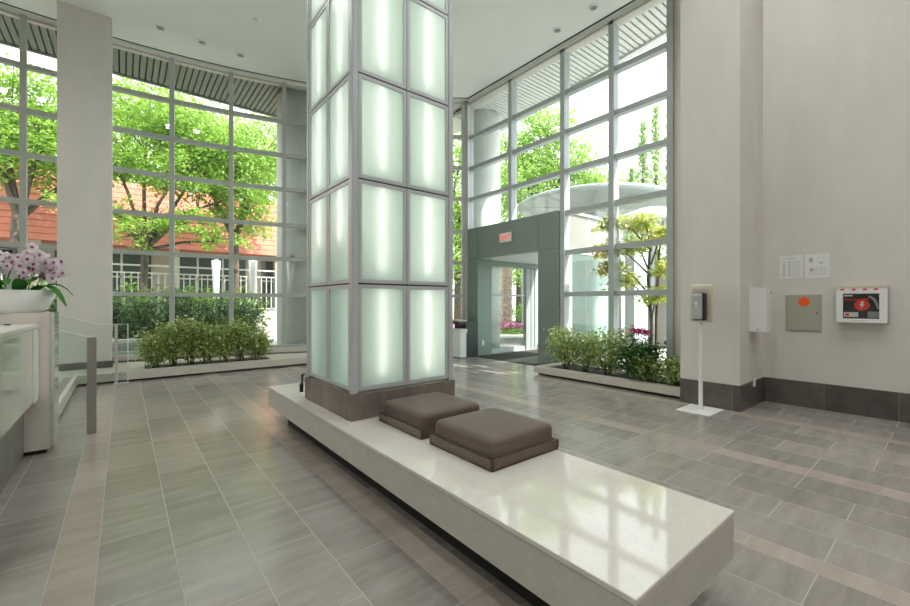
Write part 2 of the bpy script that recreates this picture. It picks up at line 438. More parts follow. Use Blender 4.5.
# ribbed soffit outside
sm = M()
ab_ = arcpts(12.76, -26, 33, 40)
sm.prism([(p.x, p.y) for p in ab_]+[(6.6, YS), (-6.5, YS)], 6.345, 6.36)
sm.prism([(6.86, -2), (edge_x(-2), -2), (edge_x(8.6), 8.6), (6.86, 8.6)], 6.335, 6.36)
put(sm.build('roof_backing', MT['dark']), kind='structure')
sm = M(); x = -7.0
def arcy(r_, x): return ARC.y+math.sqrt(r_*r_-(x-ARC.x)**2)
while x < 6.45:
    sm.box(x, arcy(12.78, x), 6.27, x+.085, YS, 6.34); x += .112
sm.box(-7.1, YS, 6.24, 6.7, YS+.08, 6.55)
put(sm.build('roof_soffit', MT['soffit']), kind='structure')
sm = M(); y = -2.0
while y < 8.6:
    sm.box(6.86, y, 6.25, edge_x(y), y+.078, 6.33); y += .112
sm.add([(edge_x(-2), -2, 6.2), (edge_x(-2)+.12, -2, 6.2), (edge_x(8.6)+.12, 8.6, 6.2), (edge_x(8.6), 8.6, 6.2),
        (edge_x(-2), -2, 6.5), (edge_x(-2)+.12, -2, 6.5), (edge_x(8.6)+.12, 8.6, 6.5), (edge_x(8.6), 8.6, 6.5)],
       [(0, 3, 2, 1), (4, 5, 6, 7), (0, 1, 5, 4), (1, 2, 6, 5), (2, 3, 7, 6), (3, 0, 4, 7)])
put(sm.build('roof_overhang', MT['soffit_lt']), kind='structure')

# right wall, pier, baseboards
wm = M(); wm.box(6.558, -7.5, 0, 6.9, 1.70, ZC); put(wm.build('wall_right', MT['wall']), kind='structure')
wm = M(); wm.box(5.665, 1.658, 0, 6.9, 2.323, ZC); put(wm.build('pillar_right', MT['wall']), kind='structure')
wm = M(); wm.box(6.70, 2.30, 0, 6.9, 2.80, ZC); put(wm.build('wall_return', MT['wall']), kind='structure')
wm = M(); wm.box(-9.2, -7.5, 0, -9.0, 12, ZC); put(wm.build('wall_left', MT['wall']), kind='structure')
wm = M(); wm.box(-9.2, -7.7, 0, 6.9, -7.5, ZC); put(wm.build('wall_back', MT['wall']), kind='structure')
def skirting(name, quads):
    m = M(); uv = []
    for (p, q, z0, z1) in quads:
        p = Vector(p); q = Vector(q); d = (q-p); L = d.length; d.normalize(); nrm = Vector((d.y, -d.x))*.014
        a, b = p, q
        vs = [(*(a+nrm), z0), (*(b+nrm), z0), (*(b+nrm), z1), (*(a+nrm), z1), (*a, z0), (*b, z0), (*b, z1), (*a, z1)]
        m.add(vs, [(0, 1, 2, 3), (3, 2, 6, 7), (0, 3, 7, 4), (1, 5, 6, 2)])
        uv += [(.5, .02), (.5, L+.02), (.5, L+.02), (.5, .02)]+[(.5, .3)]*12
    m.uv = uv
    put(m.build(name, MT['base_tile']), kind='structure')
skirting('baseboard_right', [((6.558, 1.640), (6.558, -7.5), 0, .315)])
skirting('baseboard_pillar', [((5.665, 2.323), (5.665, 1.658), 0, .305), ((5.651, 1.658), (6.556, 1.658), 0, .310)])

# left platform, steps, pier
DZ = .155
pm = M()
YB0, YB1, XB0, XB1 = 8.80, 9.16, .29, 2.33                      # planting bed
pm.box(-9, 8.60, 0.03, XB0, 12.3, DZ); pm.box(XB1, 8.60, .03, 5.6, 12.3, DZ)
pm.box(XB0, 8.60, .03, XB1, YB0, DZ); pm.box(XB0, YB1+.1, .03, XB1, 12.3, DZ)
pm.box(-9, 5.26, .03, -.60, 8.60, DZ); pm.box(-9, 5.26, DZ, -.83, 8.60, DZ+.14)
put(pm.build('floor_platform', MT['deck']), kind='structure')
tm = M(); tm.box(-.60, 8.56, .03, 5.6, 8.605, DZ+.002); put(tm.build('trim_1', MT['white_stone'], bevel=.004), kind='structure')
tm = M(); tm.box(-.60, 5.27, .025, -.555, 8.56, DZ+.004); tm.box(-.83, 5.27, DZ, -.785, 8.5, DZ+.145)
put(tm.build('step_nosing', MT['white_stone']), kind='structure')
tm = M(); tm.box(-.70, 5.3, DZ, -.602, 8.5, DZ+.006); put(tm.build('trim_2', MT['steel']), kind='structure')
tm = M(); tm.box(XB0-.02, YB0-.02, .05, XB1+.02, YB1+.12, .13); s_ = tm.build('bed_soil', MT['soil']); put(s_, kind='stuff'); s_['label'] = 'dark soil in the bed below the curved window'; s_['category'] = 'soil'
wm = M(); wm.box(-.857, 9.42, DZ-.04, -.16, 10.05, ZC); put(wm.build('pillar_left', MT['wall']), kind='structure')
skirting('baseboard_left', [((-.871, 9.42), (-.146, 9.42), .112, .27), ((-.16, 9.42), (-.16, 10.05), .112, .27), ((-.857, 10.05), (-.857, 9.42), .112, .27)])

# curved window: mullions on the arc, straight rails and panes between
ZT = [6.21, 5.40, 4.63, 3.86, 3.05, 2.275, 1.455]
def arc_window():
    root = thing('window_1', kind='structure')
    A_ = [T0+DT*k for k in range(-5, 9)]
    RG = 12.66
    for a in A_:
        if a > 36: a = 36.2
        p = arc(RG-.07, a); q = arc(RG+.07, a)
        M().obox(p, q, .085, .2, 6.26).build('mullion', MT['frame'], root)
    for i in range(len(A_)-1):
        a0, a1 = A_[i], min(A_[i+1], 36.2)
        p, q = arc(RG, a0), arc(RG, a1)
        for z in ZT[1:]:
            M().obox(p, q, .10, z-.04, z+.04).build('rail', MT['frame'], root)
        M().obox(p, q, .10, 6.205, 6.25).build('window_head', MT['head'], root)
        M().obox(p, q, .09, 6.25, 6.30).build('head_packing', MT['ceil'], root)
        M().obox(p, q, .12, .27, .34).build('bottom_rail', MT['frame'], root)
        m = M(); m.obox(p, q, .004, .3, 6.22); m.build('pane', MT['glass'], root)
        m = M(); m.obox(arc(RG-.02, a0), arc(RG-.02, a1), .34, DZ-.01, .275, shift=0); m.build('window_sill', MT['deck'], root)
        m = M(); m.obox(arc(RG-.16, a0), arc(RG-.16, a1), .10, DZ-.005, .19); m.build('sill_strip', MT['travertine'], root)
arc_window()

# straight window wall on the right
YM = [7.80, 6.335, 4.935, 3.90, 2.90]
def flat_window():
    root = thing('window_2', kind='structure')
    for i, y in enumerate(YM):
        zb = 2.98 if i == 1 else .10
        M().box(XW-.10, y-.05, zb, XW+.08, y+.05, 6.26).build('mullion', MT['frame2'], root)
    for i in range(len(YM)-1):
        y1, y0 = YM[i], YM[i+1]
        for z in ZT[1:]:
            if i < 2 and z < 3.2: continue
            M().box(XW-.06, y0+.05, z-.045, XW+.07, y1-.05, z+.045).build('rail', MT['frame2'], root)
        M().box(XW-.10, y0, 6.20, XW+.08, y1, 6.25).build('window_head', MT['head'], root)
        M().box(XW-.09, y0, 6.25, XW+.08, y1, 6.30).build('head_packing', MT['ceil'], root)
        zb = 3.0 if i < 2 else .2
        if i >= 2: M().box(XW-.06, y0+.05, .12, XW+.07, y1-.05, .22).build('bottom_rail', MT['frame2'], root)
        M().box(XW-.002, y0+.05, zb, XW+.002, y1-.05, 6.22).build('pane', MT['glass'], root)
    M().box(XW-.07, 2.76, .1, XW+.08, 2.90, 6.26).build('end_frame', MT['head'], root)
    M().obox((6.60, 7.78), (6.76, 7.86), .16, 0, 6.3).build('corner_post', MT['head'], root)
flat_window()

# portal round the entrance
def portal():
    root = thing('wall_portal', kind='structure', loc=(6.8, 6.4, 0))
    YL, YJ, YJ2, YR = 7.80, 7.345, 5.494, 5.018
    g = .006
    P = MT['portal']
    M().box(6.63, YJ+g, 0, 6.80, YL, 2.365-g).build('left_cladding', P, root)
    M().box(6.63, YJ, 0, 7.10, YJ+g*2, 2.365).build('left_reveal', P, root)
    M().box(6.63, YJ+g, 2.365, 6.80, YL, 3.08).build('corner_cladding', P, root)
    M().box(6.63, YJ2+g, 2.365, 6.80, YJ-g, 3.08).build('lintel_cladding', P, root)
    M().box(6.63, YR, 2.365, 6.80, YJ2-g, 3.08).build('end_cladding', P, root)
    M().box(6.63, YR, 0, 6.80, YJ2, 2.365-g).build('right_cladding', P, root)
    M().box(6.645, YR+.01, .0, 6.86, YR+.03, 3.07).box(6.65, YR+.02, 2.40, 6.78, YL-.02, 3.06).build('portal_backing', MT['dark'], root)
    M().box(6.64, YR-.012, 0, 6.90, YR, 3.08).build('end_trim', MT['frame'], root)
    M().box(6.63, YR, 3.08, 7.0, YL, 3.10).build('top_cap', P, root)
    M().box(6.80, YJ2-.4, 2.36, 9.1, 7.62, 2.40).build('soffit_panel', MT['white_paint'], root)
portal()

# vestibule behind the portal: glazed sides, white parapet
def vestibule():
    root = thing('wall_vestibule', kind='structure', loc=(8, 6.3, 0))
    F = MT['frame2']
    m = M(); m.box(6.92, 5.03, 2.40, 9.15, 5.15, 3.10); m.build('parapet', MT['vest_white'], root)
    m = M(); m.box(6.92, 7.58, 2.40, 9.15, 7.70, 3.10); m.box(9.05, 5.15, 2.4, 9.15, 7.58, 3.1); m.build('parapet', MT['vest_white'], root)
    M().box(6.9, 5.0, 3.10, 9.2, 7.73, 3.16).build('coping', MT['grey_col'], root)
    M().box(6.92, 5.02, 2.30, 9.15, 5.10, 2.40).build('head_rail', F, root)
    M().box(7.05, 7.58, 2.26, 9.15, 7.66, 2.36).build('head_rail', F, root)
    for y in (5.06, 7.62):
        M().box(8.98, y-.08, 0, 9.14, y+.08, 2.36).build('post', MT['frame'], root)
        M().box(7.05, y-.04, 0, 7.13, y+.04, 2.36).build('post', F, root)
        M().box(7.13, y-.03, 1.46, 8.98, y+.03, 1.51).build('rail', F, root)
        M().box(7.13, y-.03, 0, 8.98, y+.03, .10).build('bottom_rail', F, root)
        M().box(7.13, y-.003, .1, 8.98, y+.003, 2.3).build('pane', MT['green_glass'] if y < 6 else MT['glass'], root)
    M().box(8.62, 7.55, 0, 8.80, 7.66, 2.3).build('post', MT['grey_col'], root)
    M().box(7.05, 7.50, 2.22, 9.05, 7.58, 2.36).build('door_header', MT['portal'], root)
    M().box(8.80, 7.56, 0, 8.835, 7.62, 2.3).build('dark_strip', MT['dark'], root)
    M().box(8.835, 7.56, 0, 9.0, 7.60, 2.3).build('side_panel', MT['grey_col'], root)
vestibule()
m = M(); m.box(6.55, 5.50, .001, 9.1, 7.34, .012); put(m.build('entrance_mat', MT['mat']), 'dark entrance mat lying in the grey-green doorway', 'mat')

# ------------------------------------------------------------------ stone bench with the lit column
BX0, BX1, BY0, BY1, BZ, BB = 1.227, 2.095, .632, 4.777, .374, .168
bench = thing('stone_bench', 'long low polished cream stone bench floating on a dark recessed base', 'bench', (1.66, 2.7, 0))
CX0, CX1, CY0, CY1 = 1.365, 2.391, 2.961, 4.002
m = M(); m.prism([(BX0, BY0), (BX1, BY0), (BX1, CY0-.005), (CX0-.005, CY0-.005), (CX0-.005, CY1+.005), (BX1, CY1+.005), (BX1, BY1), (BX0, BY1)], BZ-.022, BZ)
m.build('top_slab', MT['stone_top'], bench, bevel=.002)
m = M(); m.box(BX0+.004, BY0+.004, BB, BX0+.03, BY1-.004, BZ-.025); m.build('side_panel', MT['stone_side'], bench)
m = M(); m.box(BX0+.031, BY0+.004, BB, BX1-.031, BY0+.03, BZ-.025); m.build('end_panel', MT['stone_side'], bench)
m = M(); m.box(BX0+.031, BY1-.03, BB, BX1-.031, BY1-.004, BZ-.025); m.build('end_panel', MT['stone_side'], bench)
m = M(); m.box(BX1-.03, BY0+.004, BB, BX1-.004, CY0-.01, BZ-.025); m.build('side_panel', MT['stone_side'], bench)
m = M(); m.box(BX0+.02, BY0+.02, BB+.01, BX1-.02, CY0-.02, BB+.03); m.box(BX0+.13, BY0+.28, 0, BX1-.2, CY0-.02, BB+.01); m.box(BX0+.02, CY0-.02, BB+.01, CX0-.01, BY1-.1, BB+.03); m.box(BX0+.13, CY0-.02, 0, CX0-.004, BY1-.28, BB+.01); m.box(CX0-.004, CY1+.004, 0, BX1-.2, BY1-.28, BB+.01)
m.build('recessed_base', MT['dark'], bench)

col = thing('light_column', 'tall square column of backlit frosted glass panels on a brown stone base', 'column', ((CX0+CX1)/2, (CY0+CY1)/2, 0))
ZB = .575
m = M(); m.box(CX0, CY0, 0, CX1, CY1, ZB); m.build('base', MT['travertine'], col, bevel=.003)
ix0, ix1, iy0, iy1 = CX0+.012, CX1-.012, CY0+.012, CY1-.012
for (x, y, sx, sy) in ((ix0, iy0, 1, 1), (ix1, iy0, -1, 1), (ix0, iy1, 1, -1), (ix1, iy1, -1, -1)):
    m = M(); m.box(x, y, ZB, x+sx*.052, y+sy*.052, ZC); m.build('corner_post', MT['alu'], col, bevel=.004)
m = M(); m.box(ix0+.22, iy0+.22, ZB, ix1-.22, iy1-.22, ZC-.02); m.build('inner_core', MT['core'], col)  # unseen white core added to bounce the tube light
m = M(); m.box(ix0+.05, iy0+.05, ZB, ix1-.05, iy1-.05, ZB+.012); m.build('floor_tray', MT['core'], col)
ZJ = [.592, 1.44, 2.268, 3.099, 3.93, 4.76, 5.59, 6.295]
def panel(face, k, j):
    """one frosted pane with its aluminium frame and its tube; face 0..3, half k, tier j"""
    z0, z1 = ZJ[j]+.006, ZJ[j+1]-.006
    fr = .030; dp = .035
    if face in (0, 2):
        L = (ix1-ix0-.104)/2; a0 = ix0+.052+k*L+.003; a1 = a0+L-.006
        fy = iy0+.006 if face == 0 else iy1-.006; sg = 1 if face == 0 else -1
        P = lambda u, dpt, z: (u, fy+sg*dpt, z)
    else:
        L = (iy1-iy0-.104)/2; a0 = iy0+.052+k*L+.003; a1 = a0+L-.006
        fx = ix0+.006 if face == 1 else ix1-.006; sg = 1 if face == 1 else -1
        P = lambda u, dpt, z: (fx+sg*dpt, u, z)
    def bx(m, u0, u1, d0, d1, za, zb):
        p = P(u0, d0, za); q = P(u1, d1, zb); m.box(*p, *q)
    m = M()
    vs = [P(a0+fr, .010, z0+fr), P(a1-fr, .010, z0+fr), P(a1-fr, .010, z1-fr), P(a0+fr, .010, z1-fr)]
    vi = [P(a0+fr, .018, z0+fr), P(a1-fr, .018, z0+fr), P(a1-fr, .018, z1-fr), P(a0+fr, .018, z1-fr)]
    m.add(vs, [(0, 1, 2, 3)], 0); m.add(vi, [(3, 2, 1, 0)], 1)
    g = m.build('glass_panel', [MT['frosted'], MT['clear']], col)
    m = M()
    bx(m, a0, a0+fr, 0, dp, z0, z1); bx(m, a1-fr, a1, 0, dp, z0, z1); bx(m, a0+fr, a1-fr, 0, dp, z0, z0+fr); bx(m, a0+fr, a1-fr, 0, dp, z1-fr, z1)
    m.build('panel_frame', MT['alu'], g)
    m = M(); c = (a0+a1)/2
    zt = z0+.10 if not (face == 1 and j == 1) else z0+.36
    if not (face == 1 and j == 0):                                   # unlit lowest panes of this face
        m.tube([P(c, .070, zt), P(c, .070, z1-.03)], .016, 8); m.build('light_tube', MT['tube'], g)
    m = M(); bx(m, a0-.002, a1+.002, .012, dp, z1, z1+.012); m.build('gasket', MT['gasket'], g)
for j in range(7):
    for face in range(4):
        for k in (0, 1): panel(face, k, j)
m = M(); m.tube([(1.36, 4.00, .60), (1.345, 4.02, .59), (1.345, 4.02, .52), (1.335, 4.01, .50), (1.335, 4.01, .43)], [.010, .012, .008, .020, .018], 8)
put(m.build('power_plug', MT['black'], smooth=True), 'small black plug and cord on bench behind the lit column', 'plug')

def seat_pad(loc):
    root = thing('seat_pad', '', 'seat', loc, 'leather seat pads on the stone bench')
    hx, hy = .288, .290
    x, y, z = loc
    m = M(); t = .016
    m.box(x-hx, y-hy, z+.002, x+hx, y+hy, z+.014)
    m.box(x-hx, y-hy, z+.002, x-hx+t, y+hy, z+.062); m.box(x+hx-t, y-hy, z+.002, x+hx, y+hy, z+.062)
    m.box(x-hx, y-hy, z+.002, x+hx, y-hy+t, z+.062); m.box(x-hx, y+hy-t, z+.002, x+hx, y+hy, z+.062)
    m.build('tray', MT['tray'], root)
    m = M(); m.rbox((x, y, z+.092), (hx-.018, hy-.018, .068), .034, 18, .016)
    m.build('cushion', MT['leather'], root)
    return root
p1 = seat_pad((1.830, 1.882, BZ)); p1['label'] = 'brown leather seat pad nearer the open end of the stone bench'
copy_thing(p1, (1.830, 2.556, BZ), 'brown leather seat pad against the base of the lit column')

# ------------------------------------------------------------------ plants
def rnd(seed): return np.random.default_rng(seed)
def leaves(m_or_none, rng, C, size, asp=.5, flat=.35, dirs=None, mi=0):
    """leaf blades (two triangles folded on the midrib) at points C"""
    n = len(C); C = np.asarray(C, float)
    az = rng.uniform(0, 2*np.pi, n); el = rng.normal(-.15, .5, n)
    d = np.stack([np.cos(az)*np.cos(el), np.sin(az)*np.cos(el), np.sin(el)], 1)
    if dirs is not None:
        d = d*.8+dirs; d /= np.linalg.norm(d, axis=1)[:, None]+1e-9
    up = np.stack([rng.normal(0, flat, n), rng.normal(0, flat, n), np.ones(n)], 1)
    s = np.cross(d, up); s /= np.linalg.norm(s, axis=1)[:, None]+1e-9
    nn = np.cross(s, d)
    L = size*rng.uniform(.65, 1.25, n)[:, None]
    base = C; tip = C+d*L-nn*L*.08; mid = C+d*L*.48
    l = mid+s*L*asp*.5+nn*L*.09; r_ = mid-s*L*asp*.5+nn*L*.09
    V = np.stack([base, l, tip, r_], 1).reshape(-1, 3)
    return V
def leaf_obj(name, V, mat_, parent):
    off = OFF[parent.name] if parent is not None else Vector((0, 0, 0))
    V = np.asarray(V)-np.array(off)
    n = len(V)//4
    me = bpy.data.meshes.new(name)
    me.vertices.add(len(V)); me.vertices.foreach_set('co', V.ravel().astype(np.float32))
    b = np.arange(n)*4
    idx = np.stack([b, b+1, b+2, b, b+2, b+3], 1).ravel()
    me.loops.add(n*6); me.loops.foreach_set('vertex_index', idx.astype(np.int32))
    me.polygons.add(n*2); me.polygons.foreach_set('loop_start', (np.arange(n*2)*3).astype(np.int32))
    me.polygons.foreach_set('loop_total', np.full(n*2, 3, np.int32))
    me.materials.append(mat_); me.update(calc_edges=True); me.validate()
    o = bpy.data.objects.new(name, me); link(o, parent); OFF[o.name] = off
    return o
def blob(rng, n, c, r_, shell=.55):
    u = rng.normal(size=(n, 3)); u /= np.linalg.norm(u, axis=1)[:, None]
    k = rng.uniform(shell, 1, n)**(.7)
    return np.array(c)+u*np.array(r_)*k[:, None]

def shrub(seed, loc, rad, h, n, mat_, label, size=.055, name='leafy_shrub', group=None, stems=9, asp=.5, ybias=1.0):
    rng = rnd(seed)
    root = thing(name, label, 'shrub', loc, group)
    ms = M(); P = []
    for i in range(stems):
        a = rng.uniform(0, 6.28); q = rng.uniform(.25, 1)
        tip = Vector((loc[0]+rad*q*math.cos(a), loc[1]+rad*q*ybias*math.sin(a), loc[2]+h*rng.uniform(.6, .98)))
        b = Vector((loc[0]+rng.uniform(-.06, .06), loc[1]+rng.uniform(-.05, .05), loc[2]-.02))
        mid = b.lerp(tip, .5)+Vector((0, 0, h*.1))
        ms.tube([b, mid, tip], [.008, .006, .003], 5)
        for t in np.linspace(.25, 1, 8):
            pt = b.lerp(mid, t*2) if t < .5 else mid.lerp(tip, t*2-1)
            P.append(np.array(pt)+rng.normal(0, .05, (max(1, n//(stems*16)), 3)))
    ms.build('stem', MT['stem'], root)
    P.append(blob(rng, int(n*.8), (loc[0], loc[1], loc[2]+h*.54), (rad, rad*ybias, h*.46), .2))
    C = np.concatenate(P); C = C[C[:, 2] > loc[2]+.03]
    leaf_obj('leaves', leaves(None, rng, C, size, asp), mat_, root)
    return root

def tree(seed, loc, h, trunk_r, crown, nleaf, mat_, label, size=.14, name='leafy_tree', lean=(0, 0), fork=.45, nb=9, group=None, bark='bark', asp=.5):
    """crown = list of (dx, dy, z, rx, ry, rz) blobs round the trunk; branches run to the blobs"""
    rng = rnd(seed)
    root = thing(name, label, 'tree', loc, group)
    x, y, z = loc
    m = M()
    top = Vector((x+lean[0], y+lean[1], z+h*fork))
    mid = Vector((x+lean[0]*.25, y+lean[1]*.25, z+h*fork*.5))
    m.tube([(x, y, z-.1), mid, top], [trunk_r*1.15, trunk_r*.95, trunk_r*.8], 9)
    m.build('trunk', MT[bark], root, smooth=True)
    m = M(); P = []; tot = sum(c[3]*c[4]*c[5] for c in crown)
    for (dx, dy, cz, rx, ry, rz) in crown:
        c = Vector((x+dx, y+dy, z+cz))
        bend = top.lerp(c, .5)+Vector((rng.normal(0, .2), rng.normal(0, .2), rng.uniform(0, .3)))
        m.tube([top-Vector((0, 0, .15)), bend, c], [trunk_r*.55, trunk_r*.38, trunk_r*.2], 6)
        for k in range(nb):
            u = rng.normal(size=3); u /= np.linalg.norm(u)
            e = c+Vector((u[0]*rx*.9, u[1]*ry*.9, u[2]*rz*.9))
            s0 = bend.lerp(c, rng.uniform(.2, 1))
            m.tube([s0, s0.lerp(e, .5)+Vector((0, 0, .08)), e], [trunk_r*.16, trunk_r*.1, trunk_r*.04], 4, cap=False)
        n = int(nleaf*rx*ry*rz/tot)
        k = max(6, n//26)                                          # leaves sit in sprays
        cc = blob(rng, k, c, (rx, ry, rz), .3)
        sp = np.repeat(cc, n//k+1, 0)[:n]
        P.append(sp+rng.normal(0, 1, (n, 3))*np.array([.22, .22, .12])*max(.4, min(rx, rz)))
    m.build('branches', MT[bark], root)
    leaf_obj('crown', leaves(None, rng, np.concatenate(P), size, asp), mat_, root)
    return root

# planter beside the entrance
pr = thing('planter_curb', 'low pale stone planter curb along the right window wall', 'planter', (6.2, 3.6, 0))
m = M(); m.box(5.76, 2.33, .035, 5.93, 4.88, .14); m.box(5.93, 4.74, .035, 6.66, 4.88, .14); m.build('curb', MT['white_stone'], pr, bevel=.004)
m = M(); m.box(5.90, 2.36, .0, 6.62, 4.80, .035); m.build('plinth', MT['dark'], pr)
m = M(); m.box(5.93, 2.33, .036, 6.70, 4.74, .115); o = m.build('soil', MT['soil'], pr); o['kind'] = 'stuff'
SHR = 'shrubs in the planter by the entrance'
shrub(11, (6.08, 4.42, .11), .37, .76, 1400, MT['leaf_shrub'], 'variegated shrub at the doorway end of the right planter', .06, group=SHR)
shrub(12, (6.10, 4.05, .11), .34, .66, 1200, MT['leaf_shrub'], 'low variegated shrub second from the doorway in the right planter', .06, group=SHR)
shrub(13, (6.10, 3.62, .11), .40, .80, 1600, MT['leaf_shrub'], 'bushy variegated shrub in the middle of the right planter', .06, group=SHR)
shrub(14, (6.05, 3.05, .11), .36, .64, 1100, MT['leaf_dark'], 'dark green shrub below the magenta flower in the right planter', .075, group=SHR)
shrub(15, (5.99, 2.90, .11), .28, .46, 620, MT['leaf_shrub'], 'low pale green plant at the front of the right planter', .065, group=SHR)
shrub(16, (6.02, 2.57, .11), .20, .46, 420, MT['leaf_shrub'], 'small green plant against the wide right pillar', .065, group=SHR)
shrub(17, (6.42, 3.42, .11), .16, .92, 90, MT['leaf_dark'], 'tall thin glossy-leaved plant rising behind the planter shrubs', .10, stems=4, name='tall_plant')
fr = thing('flowering_plant', 'magenta flowering plant rising above the dark planter shrub', 'flowers', (6.25, 3.15, .11))
m = M()
for k in range(6):
    m.tube([(6.25, 3.15, .1), (6.25+.03*(k-2), 3.15+.02*(k-2), .5), (6.22+.02*(k-2), 3.15+.055*(k-2.5), .83)], [.006, .005, .003], 5)
m.build('stems', MT['stem'], fr)
rng = rnd(5)
for k in range(6):
    C = blob(rng, 40, (6.22+.02*(k-2), 3.15+.055*(k-2.5), .84+.02*(k % 2)), (.05, .045, .04), .2)
    leaf_obj('blossom', leaves(None, rng, C, .045, .9), MT['magenta'], fr)
C = blob(rng, 160, (6.25, 3.15, .45), (.16, .22, .28), .2)
leaf_obj('leaves', leaves(None, rng, C, .08), MT['leaf_dark'], fr)

# shrubs in the left bed
SHL = 'shrubs in the bed under the curved window'
xs = [.42, .70, .98, 1.24, 1.52, 1.82, 2.12]
lab = ['leafy shrub at the pillar end of the curved window bed', 'leafy shrub second from the pillar end of the curved window bed', 'tall leafy shrub third from the pillar end of the curved window bed',
       'leafy shrub in the middle of the curved window bed', 'leafy shrub third from the lit column end of the curved window bed', 'leafy shrub second from the lit column end of the curved window bed',
       'leafy shrub at the lit column end of the curved window bed']
for i, x in enumerate(xs):
    shrub(30+i, (x, 9.0+.05*((i*7) % 3-1), .13), .27, [.66, .84, .88, .78, .80, .86, .64][i], 1050, MT['leaf_shrub'], lab[i], .07, group=SHL, ybias=.9)

# ------------------------------------------------------------------ stair guards, post, reception desk
g1 = thing('glass_guard', 'clear glass stair guard with slim steel post before the left pillar', 'guard', (-.3, 8.48, 0))
def slab_yz(m, pts, y, t):
    """upright pane in a plane y = const from (x, z) outline"""
    n = len(pts)
    m.add([(p[0], y-t/2, p[1]) for p in pts]+[(p[0], y+t/2, p[1]) for p in pts],
          [tuple(range(n)), tuple(range(2*n-1, n-1, -1))]+[(i, n+i, n+(i+1) % n, (i+1) % n) for i in range(n)])
def guard(y, outline, root, edge):
    m = M(); slab_yz(m, outline, y, .012); m.build('pane', MT['guard_glass'], root)
    m = M(); m.tube([(p[0], y, p[1]) for p in edge], .0075, 6); m.build('glass_edge', MT['glass_edge'], root)
guard(8.48, [(-1.7, .32), (-.84, .32), (-.62, .18), (-.50, .02), (.055, .02), (.055, .945), (-.30, .945), (-.77, 1.12), (-1.7, 1.45)], g1,
      [(-1.7, 1.45), (-.77, 1.12), (-.30, .945), (.055, .945), (.055, .02)])
m = M(); m.box(-.11, 8.455, 0, -.07, 8.505, .945); m.box(-.16, 8.43, 0, .07, 8.53, .012); m.build('post', MT['steel_lt'], g1)
g2 = thing('glass_guard', 'clear glass stair guard ending at the broad brushed steel post', 'guard', (-.3, 5.42, 0))
guard(5.42, [(-1.7, .32), (-.84, .32), (-.62, .18), (-.45, .05), (-.285, .05), (-.285, .955), (-.49, 1.03), (-1.7, 1.45)], g2,
      [(-1.7, 1.45), (-.49, 1.03), (-.285, .955), (-.20, .955)])
m = M(); m.box(-.28, 5.395, 0, -.209, 5.445, .945); m.build('post', MT['steel'], g2, bevel=.003)

desk = thing('reception_desk', 'white reception desk with pale stone end block and glass front panel', 'desk', (-1.0, 4.3, 0))
m = M(); m.box(-1.9, 4.93, .035, -.492, 5.20, 1.205); m.build('end_block', MT['desk_end'], desk, bevel=.003)
m = M(); m.box(-.490, 4.93, .06, -.464, 5.22, 1.205); m.build('end_glass', MT['desk_glass'], desk)
m = M(); m.box(-1.88, 4.96, 0, -.52, 5.17, .035); m.build('plinth', MT['dark'], desk)
m = M(); m.box(-.60, 2.6, .485, -.565, 4.925, 1.075); m.build('front_panel', MT['desk_glass'], desk)
m = M(); m.box(-.60, 4.66, .48, -.556, 4.925, 1.075); m.build('front_stile', MT['desk_white'], desk)
m = M(); m.box(-1.6, 2.6, 1.078, -.556, 4.927, 1.112); m.build('counter_top', MT['desk_white'], desk, bevel=.004)
m = M(); m.box(-1.5, 2.6, 0, -.648, 4.925, .50); m.box(-1.5, 2.6, .5, -1.45, 4.925, 1.07); m.build('base', MT['desk_base'], desk)

# orchids in a boat-shaped bowl
op = thing('orchid_planter', 'pale pink orchids in a white oval bowl on the reception desk', 'plant', (-.98, 5.06, 1.205))
m = M(); m.lathe((-.98, 5.06, 1.206), [(.0, 0), (.42, 0), (.47, .03), (.53, .19), (.515, .19), (.47, .15), (0, .15)], 40, 0, 1, .42)
m.build('bowl', MT['pot'], op, smooth=True)
m = M(); m.lathe((-.98, 5.06, 1.206), [(.0, .152), (.48, .152), (0, .175)], 24, 0, 1, .4); o = m.build('moss', MT['soil'], op); o['kind'] = 'stuff'
rng = rnd(77)
def strap_leaf(b, d, L, wd, droop):
    m = M(); b = Vector(b); d = Vector(d).normalized(); s = d.cross(Vector((0, 0, 1))).normalized(); vs = []; fs = []
    for i in range(7):
        t = i/6; p = b+d*L*t+Vector((0, 0, .10*math.sin(t*2.2)-droop*t*t)); wv = wd*math.sin(math.pi*(.12+.84*t))**.7*.5
        vs += [p-s*wv+Vector((0, 0, .012)), p, p+s*wv+Vector((0, 0, .012))]
    for i in range(6): fs += [(i*3, i*3+1, i*3+4, i*3+3), (i*3+1, i*3+2, i*3+5, i*3+4)]
    m.add(vs, fs); return m.build('leaf', MT['leaf_orchid'], op, smooth=True)
for k, (x, y, dx, dy, L, dr) in enumerate([(-.62, 5.04, .9, -.5, .27, .26), (-.60, 5.08, 1, .1, .25, .16), (-.70, 5.02, .5, -.9, .20, .05), (-.85, 5.04, .5, -.8, .24, .08), (-.72, 5.06, .8, -.2, .30, .03),
                                         (-1.0, 5.04, -.3, -1, .22, .1), (-.95, 5.08, .4, .8, .25, .05), (-1.2, 5.05, -1, -.4, .26, .12), (-.80, 5.06, -.5, -.7, .22, .04)]):
    strap_leaf((x, y, 1.37), (dx, dy, .25), L, .115, dr)
